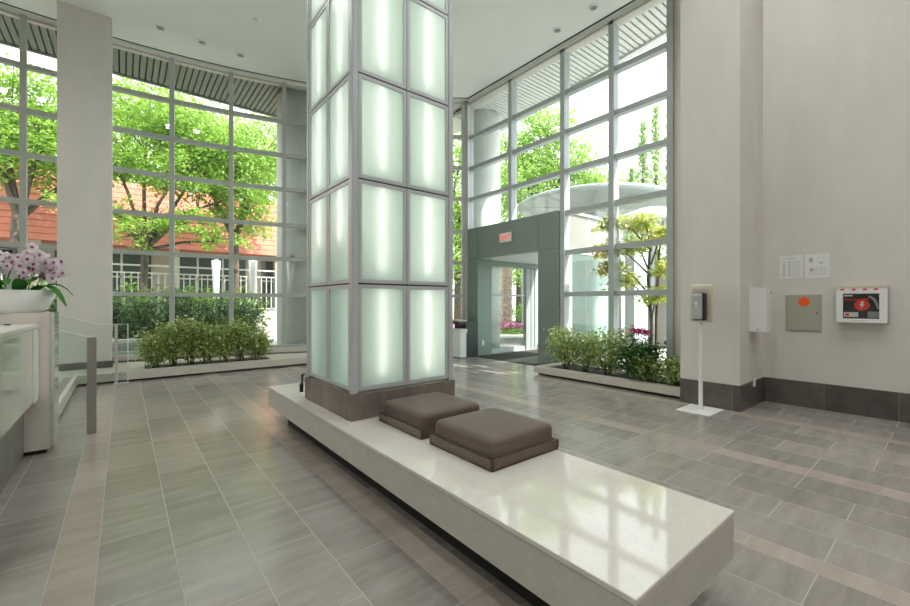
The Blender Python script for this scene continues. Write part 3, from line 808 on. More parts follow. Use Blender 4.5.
# one flower, then copies
def flower_mesh():
    m = M()
    for k in range(5):
        a = R(90+72*k); wd, L = (.030, .036) if k in (1, 4) else (.019, .036)
        d = Vector((math.cos(a), 0, math.sin(a))); s = Vector((-math.sin(a), 0, math.cos(a)))
        m.add([(0, -.004, 0), d*L*.5+s*wd*.75+Vector((0, -.004, 0)), d*L+s*wd*.4, d*L*1.08, d*L-s*wd*.4, d*L*.5-s*wd*.75+Vector((0, -.004, 0))], [(0, 1, 2, 3), (0, 3, 4, 5)], 0)
    m.add([(0, -.012, .004), (.010, -.008, -.006), (0, -.020, -.018), (-.010, -.008, -.006)], [(0, 1, 2), (0, 2, 3)], 1)
    m.add([(.008, -.006, .008), (.012, -.007, -.002), (0, -.010, -.004), (-.012, -.007, -.002), (-.008, -.006, .008)], [(0, 1, 2, 3, 4)], 1)
    return m
f0 = None
sprays = [(-.60, 5.04, -.40, 5.02, 1.64), (-.70, 5.03, -.50, 4.98, 1.72), (-.64, 5.03, -.46, 5.00, 1.68), (-.66, 5.05, -.45, 5.08, 1.70), (-.70, 5.00, -.56, 4.90, 1.76), (-.78, 5.06, -.62, 5.14, 1.74), (-.84, 5.02, -.70, 4.92, 1.68),
          (-.90, 5.06, -.80, 5.08, 1.76), (-.98, 5.02, -.90, 4.92, 1.72), (-1.06, 5.08, -1.12, 5.0, 1.74), (-1.15, 5.04, -1.26, 5.06, 1.70)]
for i, (bx_, by_, tx, ty, tz) in enumerate(sprays):
    b = Vector((bx_, by_, 1.37)); t = Vector((tx, ty, tz-.08)); a = Vector((bx_*.75+tx*.25, by_*.7+ty*.3, tz))
    pts = [b*(1-u)**2+a*2*u*(1-u)+t*u*u for u in np.linspace(0, 1, 9)]
    m = M(); m.tube(pts, .004, 5); m.build('stalk', MT['stem'], op)
    for k in range(9):
        u = .45+.55*k/8
        p = b*(1-u)**2+a*2*u*(1-u)+t*u*u
        p = p+Vector((rng.normal(0, .035), rng.normal(0, .035)-.01, rng.normal(-.02, .035)))
        sc = rng.uniform(.95, 1.25); rz = -.35+rng.normal(0, .5); rx = rng.normal(-.15, .25)
        if f0 is None:
            fm_ = flower_mesh(); f0 = fm_.build('flower', [MT['petal'], MT['lip']], None); f0.parent = op; fo = f0
        else:
            fo = f0.copy(); COL.objects.link(fo); fo.parent = op
        fo.location = p-OFF[op.name]; fo.scale = (sc, sc, sc); fo.rotation_euler = (rx, rng.normal(0, .3), rz)
# small metal stands on the desk
for i, (x, y, lb) in enumerate(((-.72, 4.945, 'small dark metal stand on the desk in front of the bowl'), (-.835, 4.945, 'small dark metal stand at the picture edge by the bowl'))):
    r_ = thing('desk_stand', lb, 'stand', (x, y, 1.205), 'dark metal stands on the desk')
    m = M(); m.box(x-.022, y-.010, 1.206, x+.022, y+.012, 1.212); m.build('foot', MT['black'], r_)
    m = M(); m.tube([(x-.012, y, 1.21), (x-.004, y, 1.245), (x-.012, y, 1.268)], .005, 6); m.tube([(x+.012, y, 1.21), (x+.004, y, 1.24), (x+.03, y, 1.256)], .004, 6); m.build('arm', MT['black'], r_)
m = M(); m.lathe((-.71, 4.72, 1.113), [(0, 0), (.02, 0), (.02, .008), (0, .01)], 14); put(m.build('desk_puck', MT['black']), 'tiny black disc lying on the white counter', 'disc')

# ------------------------------------------------------------------ things on the right wall and pier
# hand sanitiser stand
st = thing('sanitizer_stand', 'white floor stand with cream backboard and grey hand sanitizer dispenser', 'stand', (5.37, 1.99, 0))
m = M(); m.box(5.15, 1.80, .001, 5.60, 2.17, .010); m.build('base_plate', MT['white_paint'], st, bevel=.002)
m = M(); m.tube([(5.40, 1.985, .01), (5.40, 1.985, 1.10)], .024, 12); m.build('pole', MT['white_paint'], st, smooth=False)
m = M(); m.rbox((5.40, 1.975, 1.285), (.018, .125, .225), .018, 12); b_ = m.build('backboard', MT['cream'], st)
m = M(); m.box(5.379, 1.90, 1.435, 5.381, 2.05, 1.441); m.build('caption_line', MT['ink'], b_)
m = M(); m.rbox((5.325, 1.972, 1.245), (.055, .072, .165), .03, 10); d_ = m.build('dispenser', MT['black'], st)
m = M(); m.rbox((5.268, 1.975, 1.245), (.014, .056, .152), .012, 8); m.build('front_cover', MT['silver'], d_)
m = M(); m.box(5.250, 1.94, 1.25, 5.256, 2.010, 1.345); m.build('window', MT['ink'], d_)
m = M(); m.box(5.249, 1.965, 1.26, 5.2515, 1.995, 1.30); m.build('label', MT['white'], d_)

# white box on the pier's side
wb = thing('wall_dispenser', 'white metal box mounted on the side of the right pillar', 'dispenser', (6.09, 1.57, .94))
m = M(); m.box(5.99, 1.487, .935, 6.205, 1.657, 1.47); m.build('body', MT['white_paint'], wb, bevel=.004)
m = M(); m.box(6.17, 1.483, 1.40, 6.20, 1.487, 1.43); m.build('latch', MT['grey_plastic'], wb)
m = M(); m.box(5.984, 1.56, .955, 5.990, 1.575, .97); m.build('screw', MT['grey_plastic'], wb)
m = M(); m.box(6.09, 1.625, .245, 6.125, 1.645, .36); put(m.build('sensor_tag', MT['white'], bevel=.003), 'tiny white tag stuck at the top of the pillar baseboard', 'tag')

# beige access panel
ap = thing('access_panel', 'beige wall access panel with a round orange sticker', 'panel', (6.55, 1.245, .935))
m = M(); m.box(6.546, 1.075, .938, 6.558, 1.415, 1.388); m.build('frame', MT['panel_paint'], ap)
m = M(); m.box(6.541, 1.083, .946, 6.547, 1.407, 1.380); dd = m.build('door', MT['panel_paint'], ap, bevel=.002)
m = M(); m.disc((6.5415, 1.115, 1.165), (-1, 0, 0), .008, .008, 12); m.build('lock', MT['black'], dd)
m = M(); m.tube([(6.5395, 1.238, 1.30), (6.5412, 1.238, 1.30)], .056, 28); m.build('sticker', MT['orange'], dd)
# two notices
def notice(y0, y1, label, rows):
    r_ = thing('wall_notice', label, 'notice', (6.557, (y0+y1)/2, 1.59), 'printed notices on the right wall')
    m = M(); m.box(6.5555, y0, 1.592, 6.5578, y1, 1.885); m.build('sheet', MT['paper'], r_)
    m = M()
    for (u0, u1, z, h) in rows: m.box(6.5545, y1-u0*(y1-y0), 1.592+z*.29, 6.5554, y1-u1*(y1-y0), 1.592+(z+h)*.29)
    m.build('print', MT['ink'], r_)
notice(1.254, 1.484, 'printed notice with a table, nearer the pillar', [(.3, .7, .86, .02)]+[(u, u+.10, z, .035) for u in (.16, .38) for z in np.linspace(.12, .7, 8)]+[(.52, .85, z, .012) for z in np.linspace(.12, .74, 9)]+[(.5, .505, .1, .66), (.85, .86, .1, .66)])
notice(1.004, 1.230, 'printed notice with small pictures, right of the table notice', [(.18, .32, .66, .18), (.52, .78, .82, .015), (.58, .74, .60, .05)]+[(u, u+.16, z, .012) for u in (.15, .36, .58, .75) for z in np.linspace(.12, .42, 6)]+[(.22, .34, .28, .12)])

# defibrillator cabinet
aed = thing('defibrillator_cabinet', 'white wall cabinet with a window on a red emergency kit', 'cabinet', (6.5, .73, 1.06))
AX, AY0, AY1, AZ0, AZ1 = 6.43, .518, .925, 1.065, 1.452
m = M(); t = .03
m.box(AX+.02, AY0, AZ0, 6.557, AY0+.012, AZ1); m.box(AX+.02, AY1-.012, AZ0, 6.557, AY1, AZ1)
m.box(AX+.02, AY0, AZ0, 6.557, AY1, AZ0+.012); m.box(AX+.02, AY0, AZ1-.012, 6.557, AY1, AZ1); m.box(6.545, AY0, AZ0, 6.557, AY1, AZ1)
m.build('case', MT['white_paint'], aed)
m = M(); m.box(AX+.0, AY0, AZ1-.002, 6.557, AY1, AZ1+.028); m.build('top_band', MT['cream'], aed)
m = M()
WY0, WY1, WZ0, WZ1 = AY0+.06, AY1-.055, AZ0+.045, AZ1-.06
m.box(AX, AY0, AZ0, AX+.018, WY0, AZ1); m.box(AX, WY1, AZ0, AX+.018, AY1, AZ1); m.box(AX, WY0, AZ0, AX+.018, WY1, WZ0); m.box(AX, WY0, WZ1, AX+.018, WY1, AZ1)
dr = m.build('door', MT['white_paint'], aed)
m = M(); m.box(AX+.008, WY0, WZ0, AX+.010, WY1, WZ1); m.build('window', MT['glass'], dr)
m = M(); m.box(AX-.001, .68, AZ0+.018, AX+.001, .78, AZ0+.023); m.build('caption_line', MT['ink'], dr)
m = M(); m.box(AX+.02, WY0-.02, WZ0-.02, AX+.05, WY1+.02, WZ1+.02); k_ = m.build('kit', MT['black'], aed)
m = M(); m.tube([(AX+.012, .715, 1.262), (AX+.021, .715, 1.262)], .062, 26); m.build('red_badge', MT['red'], k_)
m = M(); m.add([(AX+.011, .720, 1.305), (AX+.011, .695, 1.305), (AX+.011, .707, 1.272), (AX+.011, .692, 1.272), (AX+.011, .728, 1.215), (AX+.011, .716, 1.256), (AX+.011, .733, 1.256)], [(0, 1, 2, 3, 4, 5, 6)]); m.build('bolt_mark', MT['white'], k_)
m = M(); m.box(AX+.014, .72, 1.318, AX+.020, .86, 1.328); m.box(AX+.014, .66, 1.32, AX+.02, .72, 1.335); m.build('red_stripe', MT['red'], k_)
m = M(); m.box(AX+.014, .745, 1.128, AX+.020, .862, 1.182); m.build('label', MT['white'], k_)
m = M(); m.box(AX+.012, .82, 1.14, AX+.0135, .85, 1.168); m.build('label_mark', MT['red'], k_)
m = M(); m.box(AX+.014, .79, 1.362, AX+.020, .862, 1.378); m.build('caption', MT['white'], k_)
m = M(); m.tube([(AX+.016, .66, 1.36), (AX+.014, .62, 1.33), (AX+.014, .60, 1.28), (AX+.015, .585, 1.22)], .012, 8); m.build('cable', MT['grey_plastic'], k_)
m = M(); m.rbox((AX+.018, .625, 1.155), (.006, .045, .035), .006, 4); m.build('pad_pouch', MT['grey_plastic'], k_)
rz = Matrix(((0, 0, -1), (-1, 0, 0), (0, 1, 0)))              # letters face -X, read from the room
for i, u in enumerate((.09, .36, .62, .87)):
    yy = AY1-.02-u*(AY1-AY0-.06)
    m = M(); m.box(AX-.002, yy-.016, AZ1-.022, AX-.0002, yy+.016, AZ1-.004); m.box(AX-.003, yy-.006, AZ1-.012, AX-.0021, yy+.006, AZ1-.008); m.build('mark', MT['red'], dr)

# exit sign, speaker and switch on the portal
ex = thing('exit_sign', 'lit red EXIT sign on the grey-green entrance lintel', 'sign', (6.6, 6.4, 2.74))
m = M(); m.box(6.60, 6.22, 2.635, 6.629, 6.58, 2.845); m.build('housing', MT['sign_white'], ex, bevel=.006)
text('lettering', 'EXIT', .135, (6.5985, 6.40, 2.74), rz, MT['sign_red'], ex, .001, .0015)
sp = thing('wall_camera', 'small round grey sensor on the portal corner panel', 'sensor', (6.62, 7.60, 2.755))
m = M(); m.disc((6.629, 7.60, 2.755), (-1, 0, 0), .05, .02, 20); m.build('ring', MT['steel_lt'], sp)
m = M(); m.disc((6.610, 7.60, 2.755), (-1, 0, 0), .022, .012, 16); m.build('lens', MT['black'], sp)
m = M(); m.box(6.77, 7.332, .25, 6.84, 7.344, .37); put(m.build('switch_plate', MT['white'], bevel=.003), 'small white plate low on the left entrance reveal', 'switch')

# bin by the portal
wb = thing('waste_station', 'white cabinet with a black top and side beside the portal', 'cabinet', (6.35, 7.45, 0))
m = M(); m.box(6.02, 7.26, .03, 6.20, 7.66, .60); m.build('body', MT['white_paint'], wb)
m = M(); m.box(6.01, 7.24, .60, 6.21, 7.68, .68); m.build('lid', MT['white'], wb)
m = M(); m.box(6.22, 7.30, 0, 6.60, 7.72, .80); m.build('back_unit', MT['black'], wb)
m = M(); m.box(6.00, 7.30, .80, 6.60, 7.74, .85); m.build('black_top', MT['black'], wb)
m = M(); m.box(6.03, 7.27, .0, 6.19, 7.65, .03); m.build('plinth', MT['grey_plastic'], wb)
m = M(); m.box(6.05, 7.36, .851, 6.30, 7.62, .885); put(m.build('leaflet_stack', MT['cream']), 'pale leaflets lying on the black cabinet top', 'leaflets')

# ------------------------------------------------------------------ ceiling fittings
def downlight(x, y, label=None, lit=True):
    root = thing('ceiling_downlight', label, 'ceiling light', (x, y, ZC), 'recessed ceiling downlights')  # lit ones are unseen fill lights added to the real, unlit ones
    m = M(); m.lathe((x, y, ZC), [(.062, -.001), (.062, -.012), (.090, -.012), (.095, -.001)], 24); m.build('ring', MT['white_paint'], root, smooth=False)
    m = M(); m.lathe((x, y, ZC), [(.060, -.003), (.0, -.006)], 20); m.build('lens', MT['grey_plastic'], root)
    ld = bpy.data.lights.new('downlight', 'SPOT'); ld.energy = FILL_W; ld.spot_size = R(165); ld.spot_blend = 1; ld.shadow_soft_size = .09
    ld.color = (1, .985, .955)
    if lit: lo = bpy.data.objects.new('bulb', ld); lo.location = (0, 0, -.03); link(lo, root)
    return root
VIS = [(.517, 9.191, 'recessed downlight nearest the left pillar'), (1.174, 9.196, 'recessed downlight in the middle of the three by the curved window'), (1.842, 9.189, 'recessed downlight nearest the lit column of the three by the curved window'),
       (6.2, 4.69, 'recessed downlight nearer the entrance along the right windows'), (6.2, 3.94, 'recessed downlight nearer the right pillar along the right windows')]
for x, y, lb in VIS: downlight(x, y, lb, False)       # switched off in the photo
k = 0
for x in (-4.5, -1.8, .6, 3.4, 5.4):  # lit downlights added out of view to fill the room with light
    for y in (-4.6, -1.6, 1.4):
        if (x, y) == (.6, 1.4): x_, y_ = .3, 1.0
        else: x_, y_ = x, y
        downlight(x_, y_, 'recessed downlight in the ceiling over the lobby floor'); k += 1
for x, y in ((-4.5, 4.5), (-4.0, 7.5), (-1.6, 6.4), (.3, 6.3), (2.6, 5.6), (4.3, 4.0), (4.4, .0)): downlight(x, y, 'recessed downlight in the ceiling over the lobby floor')  # further unseen fill lights, added towards the windows
m = M(); m.lathe((1.841, 7.867, ZC), [(0, -.03), (.05, -.03), (.06, 0)], 18); put(m.build('smoke_detector', MT['white_paint']), 'small white smoke detector on the ceiling', 'detector')

# door in the curved window at the left, with its closer
do = thing('door_1', kind='structure', loc=(-1.9, 10.2, .3))
p, q = arc(12.66, T0-DT+.35), arc(12.66, T0-.30)
d = (q-p).normalized()
for a_, b_ in ((p, p+d*.12), (q-d*.14, q)):
    M().obox(a_, b_, .06, .30, 2.22).build('stile', MT['frame'], do)
M().obox(p, q, .06, 2.14, 2.22).build('rail', MT['frame'], do)
M().obox(p, q, .06, .30, .45).build('rail', MT['frame'], do)
m = M(); c = q-d*.22; m.obox(c-d*.16, c+d*.16, .06, 2.12, 2.18, shift=.10 if False else -.09); m.tube([(c.x+.1, c.y-.12, 2.13), (c.x+.12, c.y-.22, 2.0), (c.x+.05, c.y-.20, 1.93), (c.x+.0, c.y-.1, 2.0)], .014, 6)
m.build('door_closer', MT['black'], do)

# ------------------------------------------------------------------ outside
m = M(); m.box(-60, -30, -.30, 80, 90, -.02)
gm = M(); gm.add([(-60, -40, -.03), (80, -40, -.03), (80, 90, -.03), (-60, 90, -.03)], [(0, 1, 2, 3)]); put(gm.build('ground', MT['paving']), kind='structure')
gm = M(); gm.add([(13.5, -40, -.015), (19.5, -40, -.015), (24, 60, -.015), (17, 60, -.015)], [(0, 1, 2, 3)]); put(gm.build('road', MT['road']), kind='structure')

# exterior round columns of the canopy edge
for (px, d_, r_, zb, lb) in ((304, 10.2, .62, 6.3, 'wide pale round column outside the curved window'), (482, 11.0, .48, 6.3, 'tall pale round column outside above the portal')):
    x, y = at(px, d_)
    m = M(); m.lathe((x, y, -.02), [(r_, 0), (r_, zb)], 40); put(m.build('round_column', MT['concrete'], smooth=True), lb, 'column')
x, y = at(292, 8.9)
# garden wall along the arc
gw = thing('garden_wall', 'low grey stone garden wall with pale cap outside the curved window', 'wall', (0, 12, 0))
for nm, z0, z1, r0, r1, mt_ in (('wall_face', -.05, .40, 14.0, 14.3, 'garden_wall'), ('cap', .40, .47, 13.96, 14.34, 'cap')):
    m = M(); a_ = arcpts(r0, -22, 15.5, 24); b_ = arcpts(r1, -22, 15.5, 24)
    for i in range(24): m.prism([a_[i], a_[i+1], b_[i+1], b_[i]], z0, z1)
    m.build(nm, MT[mt_], gw)
# hedge shrubs behind it, one by one
k = 0
hl = ['glossy dark hedge bush just beyond the garden wall', 'rounded dark hedge bush in the row outside the curved window']
for a_ in np.arange(-14, 16, 2.5):
    p = arc(15.1+.25*math.sin(k*2.1), a_)
    s_ = shrub(60+k, (p.x, p.y, 0), .62, 1.62+.12*math.sin(k*1.7), 900, MT['leaf_hedge'], hl[1], .13, name='hedge_bush', group='hedge bushes outside the curved window', stems=7, asp=.42)
    k += 1
HX = 16.6
for a_ in np.arange(-13, 13, 3.2):
    p = arc(HX, a_)
    shrub(80+k, (p.x, p.y, 0), .8, 1.85, 700, MT['leaf_tree'], 'taller bright green bush behind the dark hedge outside', .14, name='garden_bush', group='taller bushes behind the hedge', stems=6, asp=.42)
    k += 1

# glass reflections built as made-up tapered white uprights behind the hedge
for px, d_, lb in ((216, 12.9, 'white tapered garden lamp left of the middle mullion'), (253, 12.9, 'white tapered garden lamp between two curved window mullions')):
    x, y = at(px, d_)
    r_ = thing('garden_lamp', lb, 'lamp', (x, y, 0), 'white tapered garden lamps')
    m = M(); m.lathe((x, y, 0), [(.07, 0), (.07, 1.2), (.085, 1.7), (.11, 2.3), (.13, 2.60), (.08, 2.62)], 18); m.build('shaft', MT['lamp_white'], r_, smooth=True)
    m = M(); m.lathe((x, y, 2.64), [(.06, 0), (.08, .04), (0, .10)], 14); m.build('cap', MT['grey_col'], r_)
x, y = at(291.5, 9.62)
r_ = thing('wall_sconce', 'white tapered sconce with dark bracket on the round outside column', 'lamp', (x, y, 1.55))  # made-up third upright, in place of a reflection over the column
m = M(); m.lathe((x, y, 1.55), [(.05, 0), (.075, .3), (.115, .72), (.09, .73)], 18); m.build('shade', MT['lamp_white'], r_, smooth=True)
m = M(); m.lathe((x, y, 2.28), [(.09, 0), (.12, .05), (.03, .14)], 14); m.build('bracket', MT['grey_col'], r_)

# long pavilion with terracotta band, posts and railing
bd = thing('garden_pavilion', 'long low building with terracotta band and beige wall beyond the garden', 'building', (2, 21, 0))
m = M(); m.box(-22, 21.4, 0, 10.5, 21.7, 3.6); m.build('wall', MT['render_wall'], bd)
m = M()
nb_ = 11
for i in range(nb_):
    z0 = 3.5+i*.245; y0 = 20.3+i*.10
    m.add([(-22, y0, z0), (10.8, y0, z0), (10.8, y0+.11, z0+.235), (-22, y0+.11, z0+.235), (-22, 23, z0), (10.8, 23, z0), (10.8, 23, z0+.235), (-22, 23, z0+.235)],
          [(0, 1, 2, 3), (4, 7, 6, 5), (0, 4, 5, 1), (3, 2, 6, 7), (0, 3, 7, 4), (1, 5, 6, 2)])
m.build('terracotta_band', MT['terracotta'], bd)
for i in range(9):
    x = -20+i*3.6
    m = M(); m.box(x, 21.36, .5, x+2.9, 21.42, 3.3); w_ = m.build('window', MT['win_dark'], bd)
    m = M(); m.box(x+.92, 21.33, .5, x+1.0, 21.37, 3.3); m.box(x+1.9, 21.33, .5, x+1.98, 21.37, 3.3); m.box(x, 21.33, 2.3, x+2.9, 21.37, 2.37); m.build('window_bar', MT['fence'], w_)
for i in range(8):
    x = -19+i*4.1
    m = M(); m.box(x, 20.5, 0, x+.32, 20.82, 3.5); m.build('post', MT['render_wall'], bd)
fe = thing('railing', 'pale metal railing in front of the terracotta building', 'railing', (0, 18.8, 0))
m = M(); m.box(-8, 18.78, 2.62, 8.5, 18.82, 2.68); m.box(-8, 18.78, 2.35, 8.5, 18.82, 2.40); m.build('top_rail', MT['fence'], fe)
m = M(); m.box(-8, 18.78, 1.0, 8.5, 18.82, 1.06); m.build('bottom_rail', MT['fence'], fe)
m = M(); m.box(-8, 18.65, -.02, 8.5, 18.95, .95); m.build('base_wall', MT['render_wall'], fe)
for i in range(83):
    x = -7.9+i*.198
    m = M(); m.box(x-.018, 18.785, 1.05, x+.018, 18.815, 2.36); m.build('baluster', MT['fence'], fe)

TL = 'trees beyond the curved window'
def tr(seed, px, d_, *a, **k):
    x, y = at(px, d_); return tree(seed, (x, y, 0), *a, **k)
tr(1, 143, 13.6, 8.6, .125, [(-.9, .2, 6.4, 1.5, 1.3, 1.1), (.9, -.2, 5.6, 1.6, 1.3, .8), (1.9, .2, 6.9, 1.7, 1.4, 1.2), (.2, .5, 7.9, 1.7, 1.5, 1.1), (-1.2, -.3, 4.3, 1.1, 1.0, .6), (1.2, -.6, 4.0, 1.2, 1.0, .6), (-.4, -.7, 3.4, .9, .7, .5), (2.2, -.3, 3.5, 1.0, .8, .5), (2.7, 0, 5.2, 1.4, 1.2, .7), (.4, -.1, 4.0, 1.1, 1.0, .5)],
   17000, MT['leaf_tree'], 'large spreading tree with forked trunk outside the curved window', .15, lean=(.05, 0), fork=.37)
tr(2, 14, 13.0, 8.2, .20, [(-.6, .2, 5.9, 1.6, 1.3, 1.0), (.8, -.1, 6.6, 1.6, 1.3, 1.2), (.2, .4, 8.0, 1.7, 1.4, 1.0), (1.2, .2, 5.3, 1.0, .9, .5)],
   11000, MT['leaf_tree'], 'green tree with dark forked trunk outside the left glass door', .15, lean=(.1, 0), fork=.50)
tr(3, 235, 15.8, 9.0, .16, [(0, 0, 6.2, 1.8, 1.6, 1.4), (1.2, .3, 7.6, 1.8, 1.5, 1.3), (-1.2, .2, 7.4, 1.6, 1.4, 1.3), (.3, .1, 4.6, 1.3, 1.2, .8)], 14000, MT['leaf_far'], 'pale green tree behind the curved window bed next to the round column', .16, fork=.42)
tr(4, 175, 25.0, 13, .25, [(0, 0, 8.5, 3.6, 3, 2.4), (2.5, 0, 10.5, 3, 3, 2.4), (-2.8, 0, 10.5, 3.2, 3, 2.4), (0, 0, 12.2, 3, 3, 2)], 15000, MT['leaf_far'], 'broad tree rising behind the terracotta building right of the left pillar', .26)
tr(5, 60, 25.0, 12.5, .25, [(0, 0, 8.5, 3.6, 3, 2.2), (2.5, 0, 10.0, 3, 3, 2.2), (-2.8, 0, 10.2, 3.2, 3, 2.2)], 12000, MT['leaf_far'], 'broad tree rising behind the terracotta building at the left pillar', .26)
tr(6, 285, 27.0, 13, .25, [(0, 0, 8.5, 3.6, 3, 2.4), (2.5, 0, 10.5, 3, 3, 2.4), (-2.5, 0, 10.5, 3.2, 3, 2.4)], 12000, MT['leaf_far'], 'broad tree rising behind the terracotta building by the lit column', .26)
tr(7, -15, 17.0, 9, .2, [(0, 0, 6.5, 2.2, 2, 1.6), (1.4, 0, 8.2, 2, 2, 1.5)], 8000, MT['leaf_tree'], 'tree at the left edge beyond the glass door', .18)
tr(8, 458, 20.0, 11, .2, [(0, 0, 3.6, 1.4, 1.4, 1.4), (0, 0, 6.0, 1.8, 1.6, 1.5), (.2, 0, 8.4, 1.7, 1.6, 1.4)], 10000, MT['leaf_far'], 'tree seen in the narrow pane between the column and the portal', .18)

# beyond the straight windows
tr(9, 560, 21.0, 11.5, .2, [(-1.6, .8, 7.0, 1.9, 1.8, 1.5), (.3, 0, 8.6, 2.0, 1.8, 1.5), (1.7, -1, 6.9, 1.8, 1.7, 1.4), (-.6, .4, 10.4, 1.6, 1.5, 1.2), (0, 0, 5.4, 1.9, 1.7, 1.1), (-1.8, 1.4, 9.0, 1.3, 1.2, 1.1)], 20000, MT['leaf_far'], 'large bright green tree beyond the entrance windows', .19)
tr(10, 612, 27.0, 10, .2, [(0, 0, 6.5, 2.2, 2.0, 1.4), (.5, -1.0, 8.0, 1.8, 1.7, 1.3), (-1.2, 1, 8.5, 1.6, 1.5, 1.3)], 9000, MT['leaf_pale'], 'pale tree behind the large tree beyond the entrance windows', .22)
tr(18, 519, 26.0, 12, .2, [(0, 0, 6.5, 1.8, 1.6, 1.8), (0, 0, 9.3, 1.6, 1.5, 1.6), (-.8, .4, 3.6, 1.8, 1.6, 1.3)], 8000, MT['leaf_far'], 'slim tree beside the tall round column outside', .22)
def poplar(seed, px, d_, h, label):
    x, y = at(px, d_)
    root = thing('poplar_tree', label, 'tree', (x, y, 0), 'columnar trees beyond the right window')
    rng = rnd(seed)
    m = M(); m.tube([(x, y, -.1), (x, y, h*.5), (x, y, h*.97)], [.12, .08, .02], 7); m.build('trunk', MT['bark'], root)
    n = 1700; z = rng.uniform(1.2, h, n); rr = .48*np.sqrt(np.clip((h-z)/h, .02, 1))*rng.uniform(.2, 1.1, n)*(1+.25*np.sin(z*5)); a = rng.uniform(0, 6.28, n)
    C = np.stack([x+rr*np.cos(a), y+rr*np.sin(a), z], 1)
    leaf_obj('crown', leaves(None, rng, C, .2, .45, dirs=np.tile([0, 0, .9], (n, 1))), MT['leaf_pale'], root)
poplar(41, 643, 17.5, 8.9, 'columnar tree left of the middle one in the right window')
poplar(42, 656, 18.0, 9.8, 'tallest columnar tree in the middle of the right window')
poplar(43, 671, 17.0, 9.3, 'columnar tree against the right window jamb')
poplar(44, 632, 19.5, 7.6, 'shortest columnar tree in the right window')

# small maple just outside the right window
def maple():
    x, y = at(651, 7.2)
    root = thing('maple_tree', 'small maple with pinkish and lime leaves outside the right window', 'tree', (x, y, 0))
    rng = rnd(50); m = M()
    m.tube([(x, y, -.1), (x+.03, y, .9), (x-.02, y+.04, 1.7), (x+.02, y, 2.6)], [.036, .032, .028, .012], 8)
    m.tube([(x+.05, y-.05, -.1), (x+.08, y-.06, 1.0), (x+.10, y-.08, 2.0), (x+.02, y-.2, 2.7)], [.03, .027, .022, .01], 8)
    ends = []
    for (dx, dy, z) in ((-.25, .55, 2.75), (-.1, .75, 2.3), (-.1, .45, 1.7), (-.15, .25, 2.3), (.0, -.25, 2.5), (.0, -.3, 1.9), (-.2, .6, 1.95), (.0, .15, 2.75), (-.05, -.15, 1.45)):
        e = Vector((x+dx, y+dy, z)); m.tube([(x, y, z-.55), (x+dx*.5, y+dy*.5, z-.15), e], [.018, .012, .006], 5); ends.append(e)
    m.build('trunk', MT['bark'], root, smooth=True)
    P = []
    for e in ends:
        P.append(blob(rng, 300, e, (.27, .30, .15), .05)); P.append(blob(rng, 90, e+Vector((0, .1, -.1)), (.3, .3, .1), .1))
    leaf_obj('crown', leaves(None, rng, np.concatenate(P), .085, .75), MT['leaf_maple'], root)
maple()

# canopy over the drop-off and its posts
cx_, cy_ = at(592, 14.5)
cp = thing('entrance_canopy', 'round steel and glass canopy over the drop-off', 'canopy', (cx_, cy_, 0))
m = M(); m.lathe((cx_, cy_, 4.75), [(2.55, -.12), (2.62, -.06), (2.62, .0), (2.5, .06)], 48); m.build('rim', MT['grey_col'], cp)
m = M(); m.lathe((cx_, cy_, 4.75), [(2.52, -.03), (2.52, .0), (0, .10)], 48); m.build('roof_disc', MT['soffit_lt'], cp)
for k in range(10):
    g = k*math.pi/5
    m = M(); m.tube([(cx_, cy_, 4.62), (cx_+2.5*math.cos(g), cy_+2.5*math.sin(g), 4.66)], .04, 6); m.build('rib', MT['grey_col'], cp)
m = M(); m.lathe((cx_, cy_, 0), [(.22, 0), (.22, 4.65)], 20); m.build('post', MT['grey_col'], cp)
cx_, cy_ = at(652, 12.0)
cp = thing('dark_canopy', 'dark domed canopy half hidden behind the maple', 'canopy', (cx_, cy_, 0))
m = M(); m.lathe((cx_, cy_, 3.5), [(1.25, 0), (1.25, .05), (.9, .35), (.4, .52), (0, .56)], 32); m.build('dome', MT['grey_col'], cp, smooth=True)
m = M(); m.lathe((cx_, cy_, 0), [(.07, 0), (.07, 3.5)], 12); m.build('post', MT['grey_col'], cp)
for px, d_, wd, h, lb, mk in ((628, 11.0, .36, 2.75, 'square grey post outside behind the maple trunk', 'grey_col'), (590, 15.5, .5, 3.4, 'grey post seen through the green vestibule glass', 'grey_col')):
    x, y = at(px, d_)
    m = M(); m.box(x-wd, y-wd, 0, x+wd, y+wd, h); put(m.build('square_post', MT[mk]), lb, 'post')
x, y = at(650, 12.5)
m = M(); m.box(x-.2, y-1.0, 0, x+.2, y+.6, 2.6); put(m.build('boundary_wall', MT['vest_white']), 'pale wall outside behind the maple trunk', 'wall')

# view through the doorway: palm, flower bed, hedge, lamp post
x, y = at(506, 14.2)
pt = thing('palm_tree', 'rough palm trunk seen through the doorway', 'tree', (x, y, 0))
m = M(); prof = []
for i in range(26):
    z = i*.13; prof += [(.20+.02*(i % 2)+.03*(i > 21), z)]
m.lathe((x, y, 0), prof, 14); m.build('trunk', MT['palm_bark'], pt)
m = M()
for k in range(11):
    a = k*2*math.pi/11; pts = []
    c = Vector((x, y, 3.25)); d = Vector((math.cos(a), math.sin(a), 0)); s = Vector((-d.y, d.x, 0))
    for i in range(10):
        t = i/9; p = c+d*1.9*t+Vector((0, 0, 1.0*t-1.5*t*t)); pts.append(p)
        if i:
            wv = .34*math.sin(math.pi*min(.95, t+.12)); 
            for sg in (-1, 1):
                m.add([p, p+d*.12, p+s*sg*wv+d*.25-Vector((0, 0, .14)), p+s*sg*wv*.9+d*.2-Vector((0, 0, .15))], [(0, 1, 2, 3)])
    m.tube(pts, .015, 5)
m.build('fronds', MT['leaf_far'], pt)
bx_, by_ = at(510, 12.6)
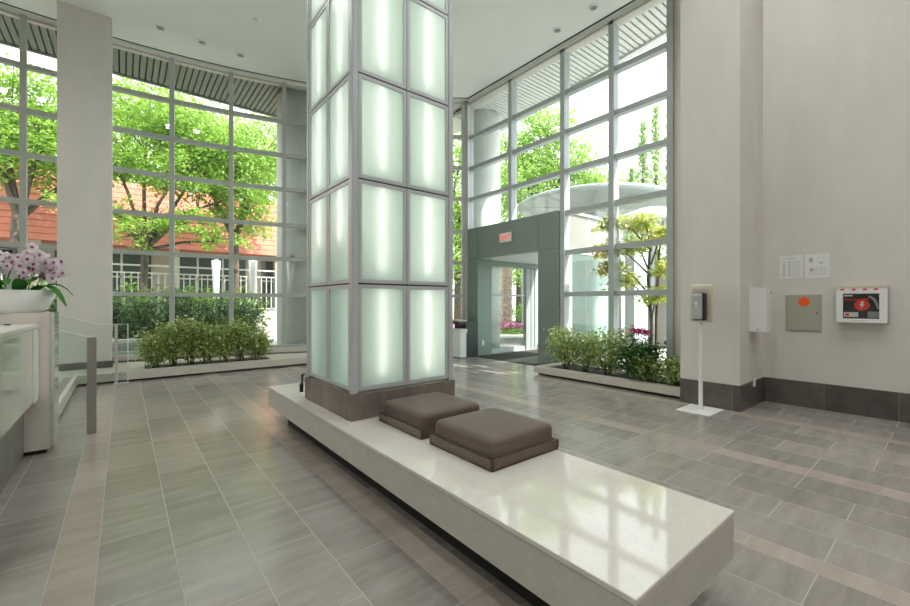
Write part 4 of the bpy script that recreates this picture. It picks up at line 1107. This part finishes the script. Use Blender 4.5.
fb = thing('flower_bed', 'raised stone flower bed with pink flowers beyond the doorway', 'flower bed', (bx_, by_, 0))
u = Vector((CT, -ST)); v = Vector((ST, CT))
def oquad(c, a, b): return [c-u*a-v*b, c+u*a-v*b, c+u*a+v*b, c-u*a+v*b]
m = M(); c = Vector((bx_, by_))+v*1.3
m.prism(oquad(c, 2.2, 1.3), -.02, .22); m.build('stone_edge', MT['garden_wall'], fb)
m = M(); m.prism(oquad(c, 2.24, 1.34), .22, .29); m.build('coping', MT['cap'], fb)
rng = rnd(90)
def bedpts(n, a0, a1, b0, b1, z0, z1):
    aa = rng.uniform(a0, a1, n); bb = rng.uniform(b0, b1, n); zz = rng.uniform(z0, z1, n)
    return np.stack([c.x+u.x*aa+v.x*bb, c.y+u.y*aa+v.y*bb, zz], 1)
leaf_obj('low_hedge', leaves(None, rng, bedpts(2600, -2, 2, -1.1, .2, .28, .44), .10), MT['leaf_tree'], fb)['kind'] = 'stuff'
leaf_obj('pink_flowers', leaves(None, rng, bedpts(1300, -2, 2, -.5, .5, .45, .60), .09, .9), MT['pink'], fb)['kind'] = 'stuff'
leaf_obj('magenta_flowers', leaves(None, rng, bedpts(700, -2, 2, -.3, .6, .46, .60), .09, .9), MT['magenta'], fb)['kind'] = 'stuff'
for i, (px, d_) in enumerate(((500, 23), (522, 23.5), (545, 24), (570, 24.5), (595, 25), (622, 22), (476, 23))):
    x, y = at(px, d_)
    shrub(120+i, (x, y, 0), 1.0, 1.3, 700, MT['leaf_tree'], 'clipped green bush across the street from the entrance', .14, name='street_bush', group='bushes across the street', stems=5)
x, y = at(524, 17.0)
lp = thing('street_lamp', 'slim grey lamp post seen through the doorway', 'street lamp', (x, y, 0))
m = M(); m.lathe((x, y, 0), [(.14, 0), (.14, .3), (.09, .4), (.07, 4.2)], 14); m.build('post', MT['grey_col'], lp)
m = M(); m.lathe((x, y, 4.2), [(.1, 0), (.2, .1), (.16, .4), (0, .5)], 14); m.build('lantern', MT['lamp_white'], lp)
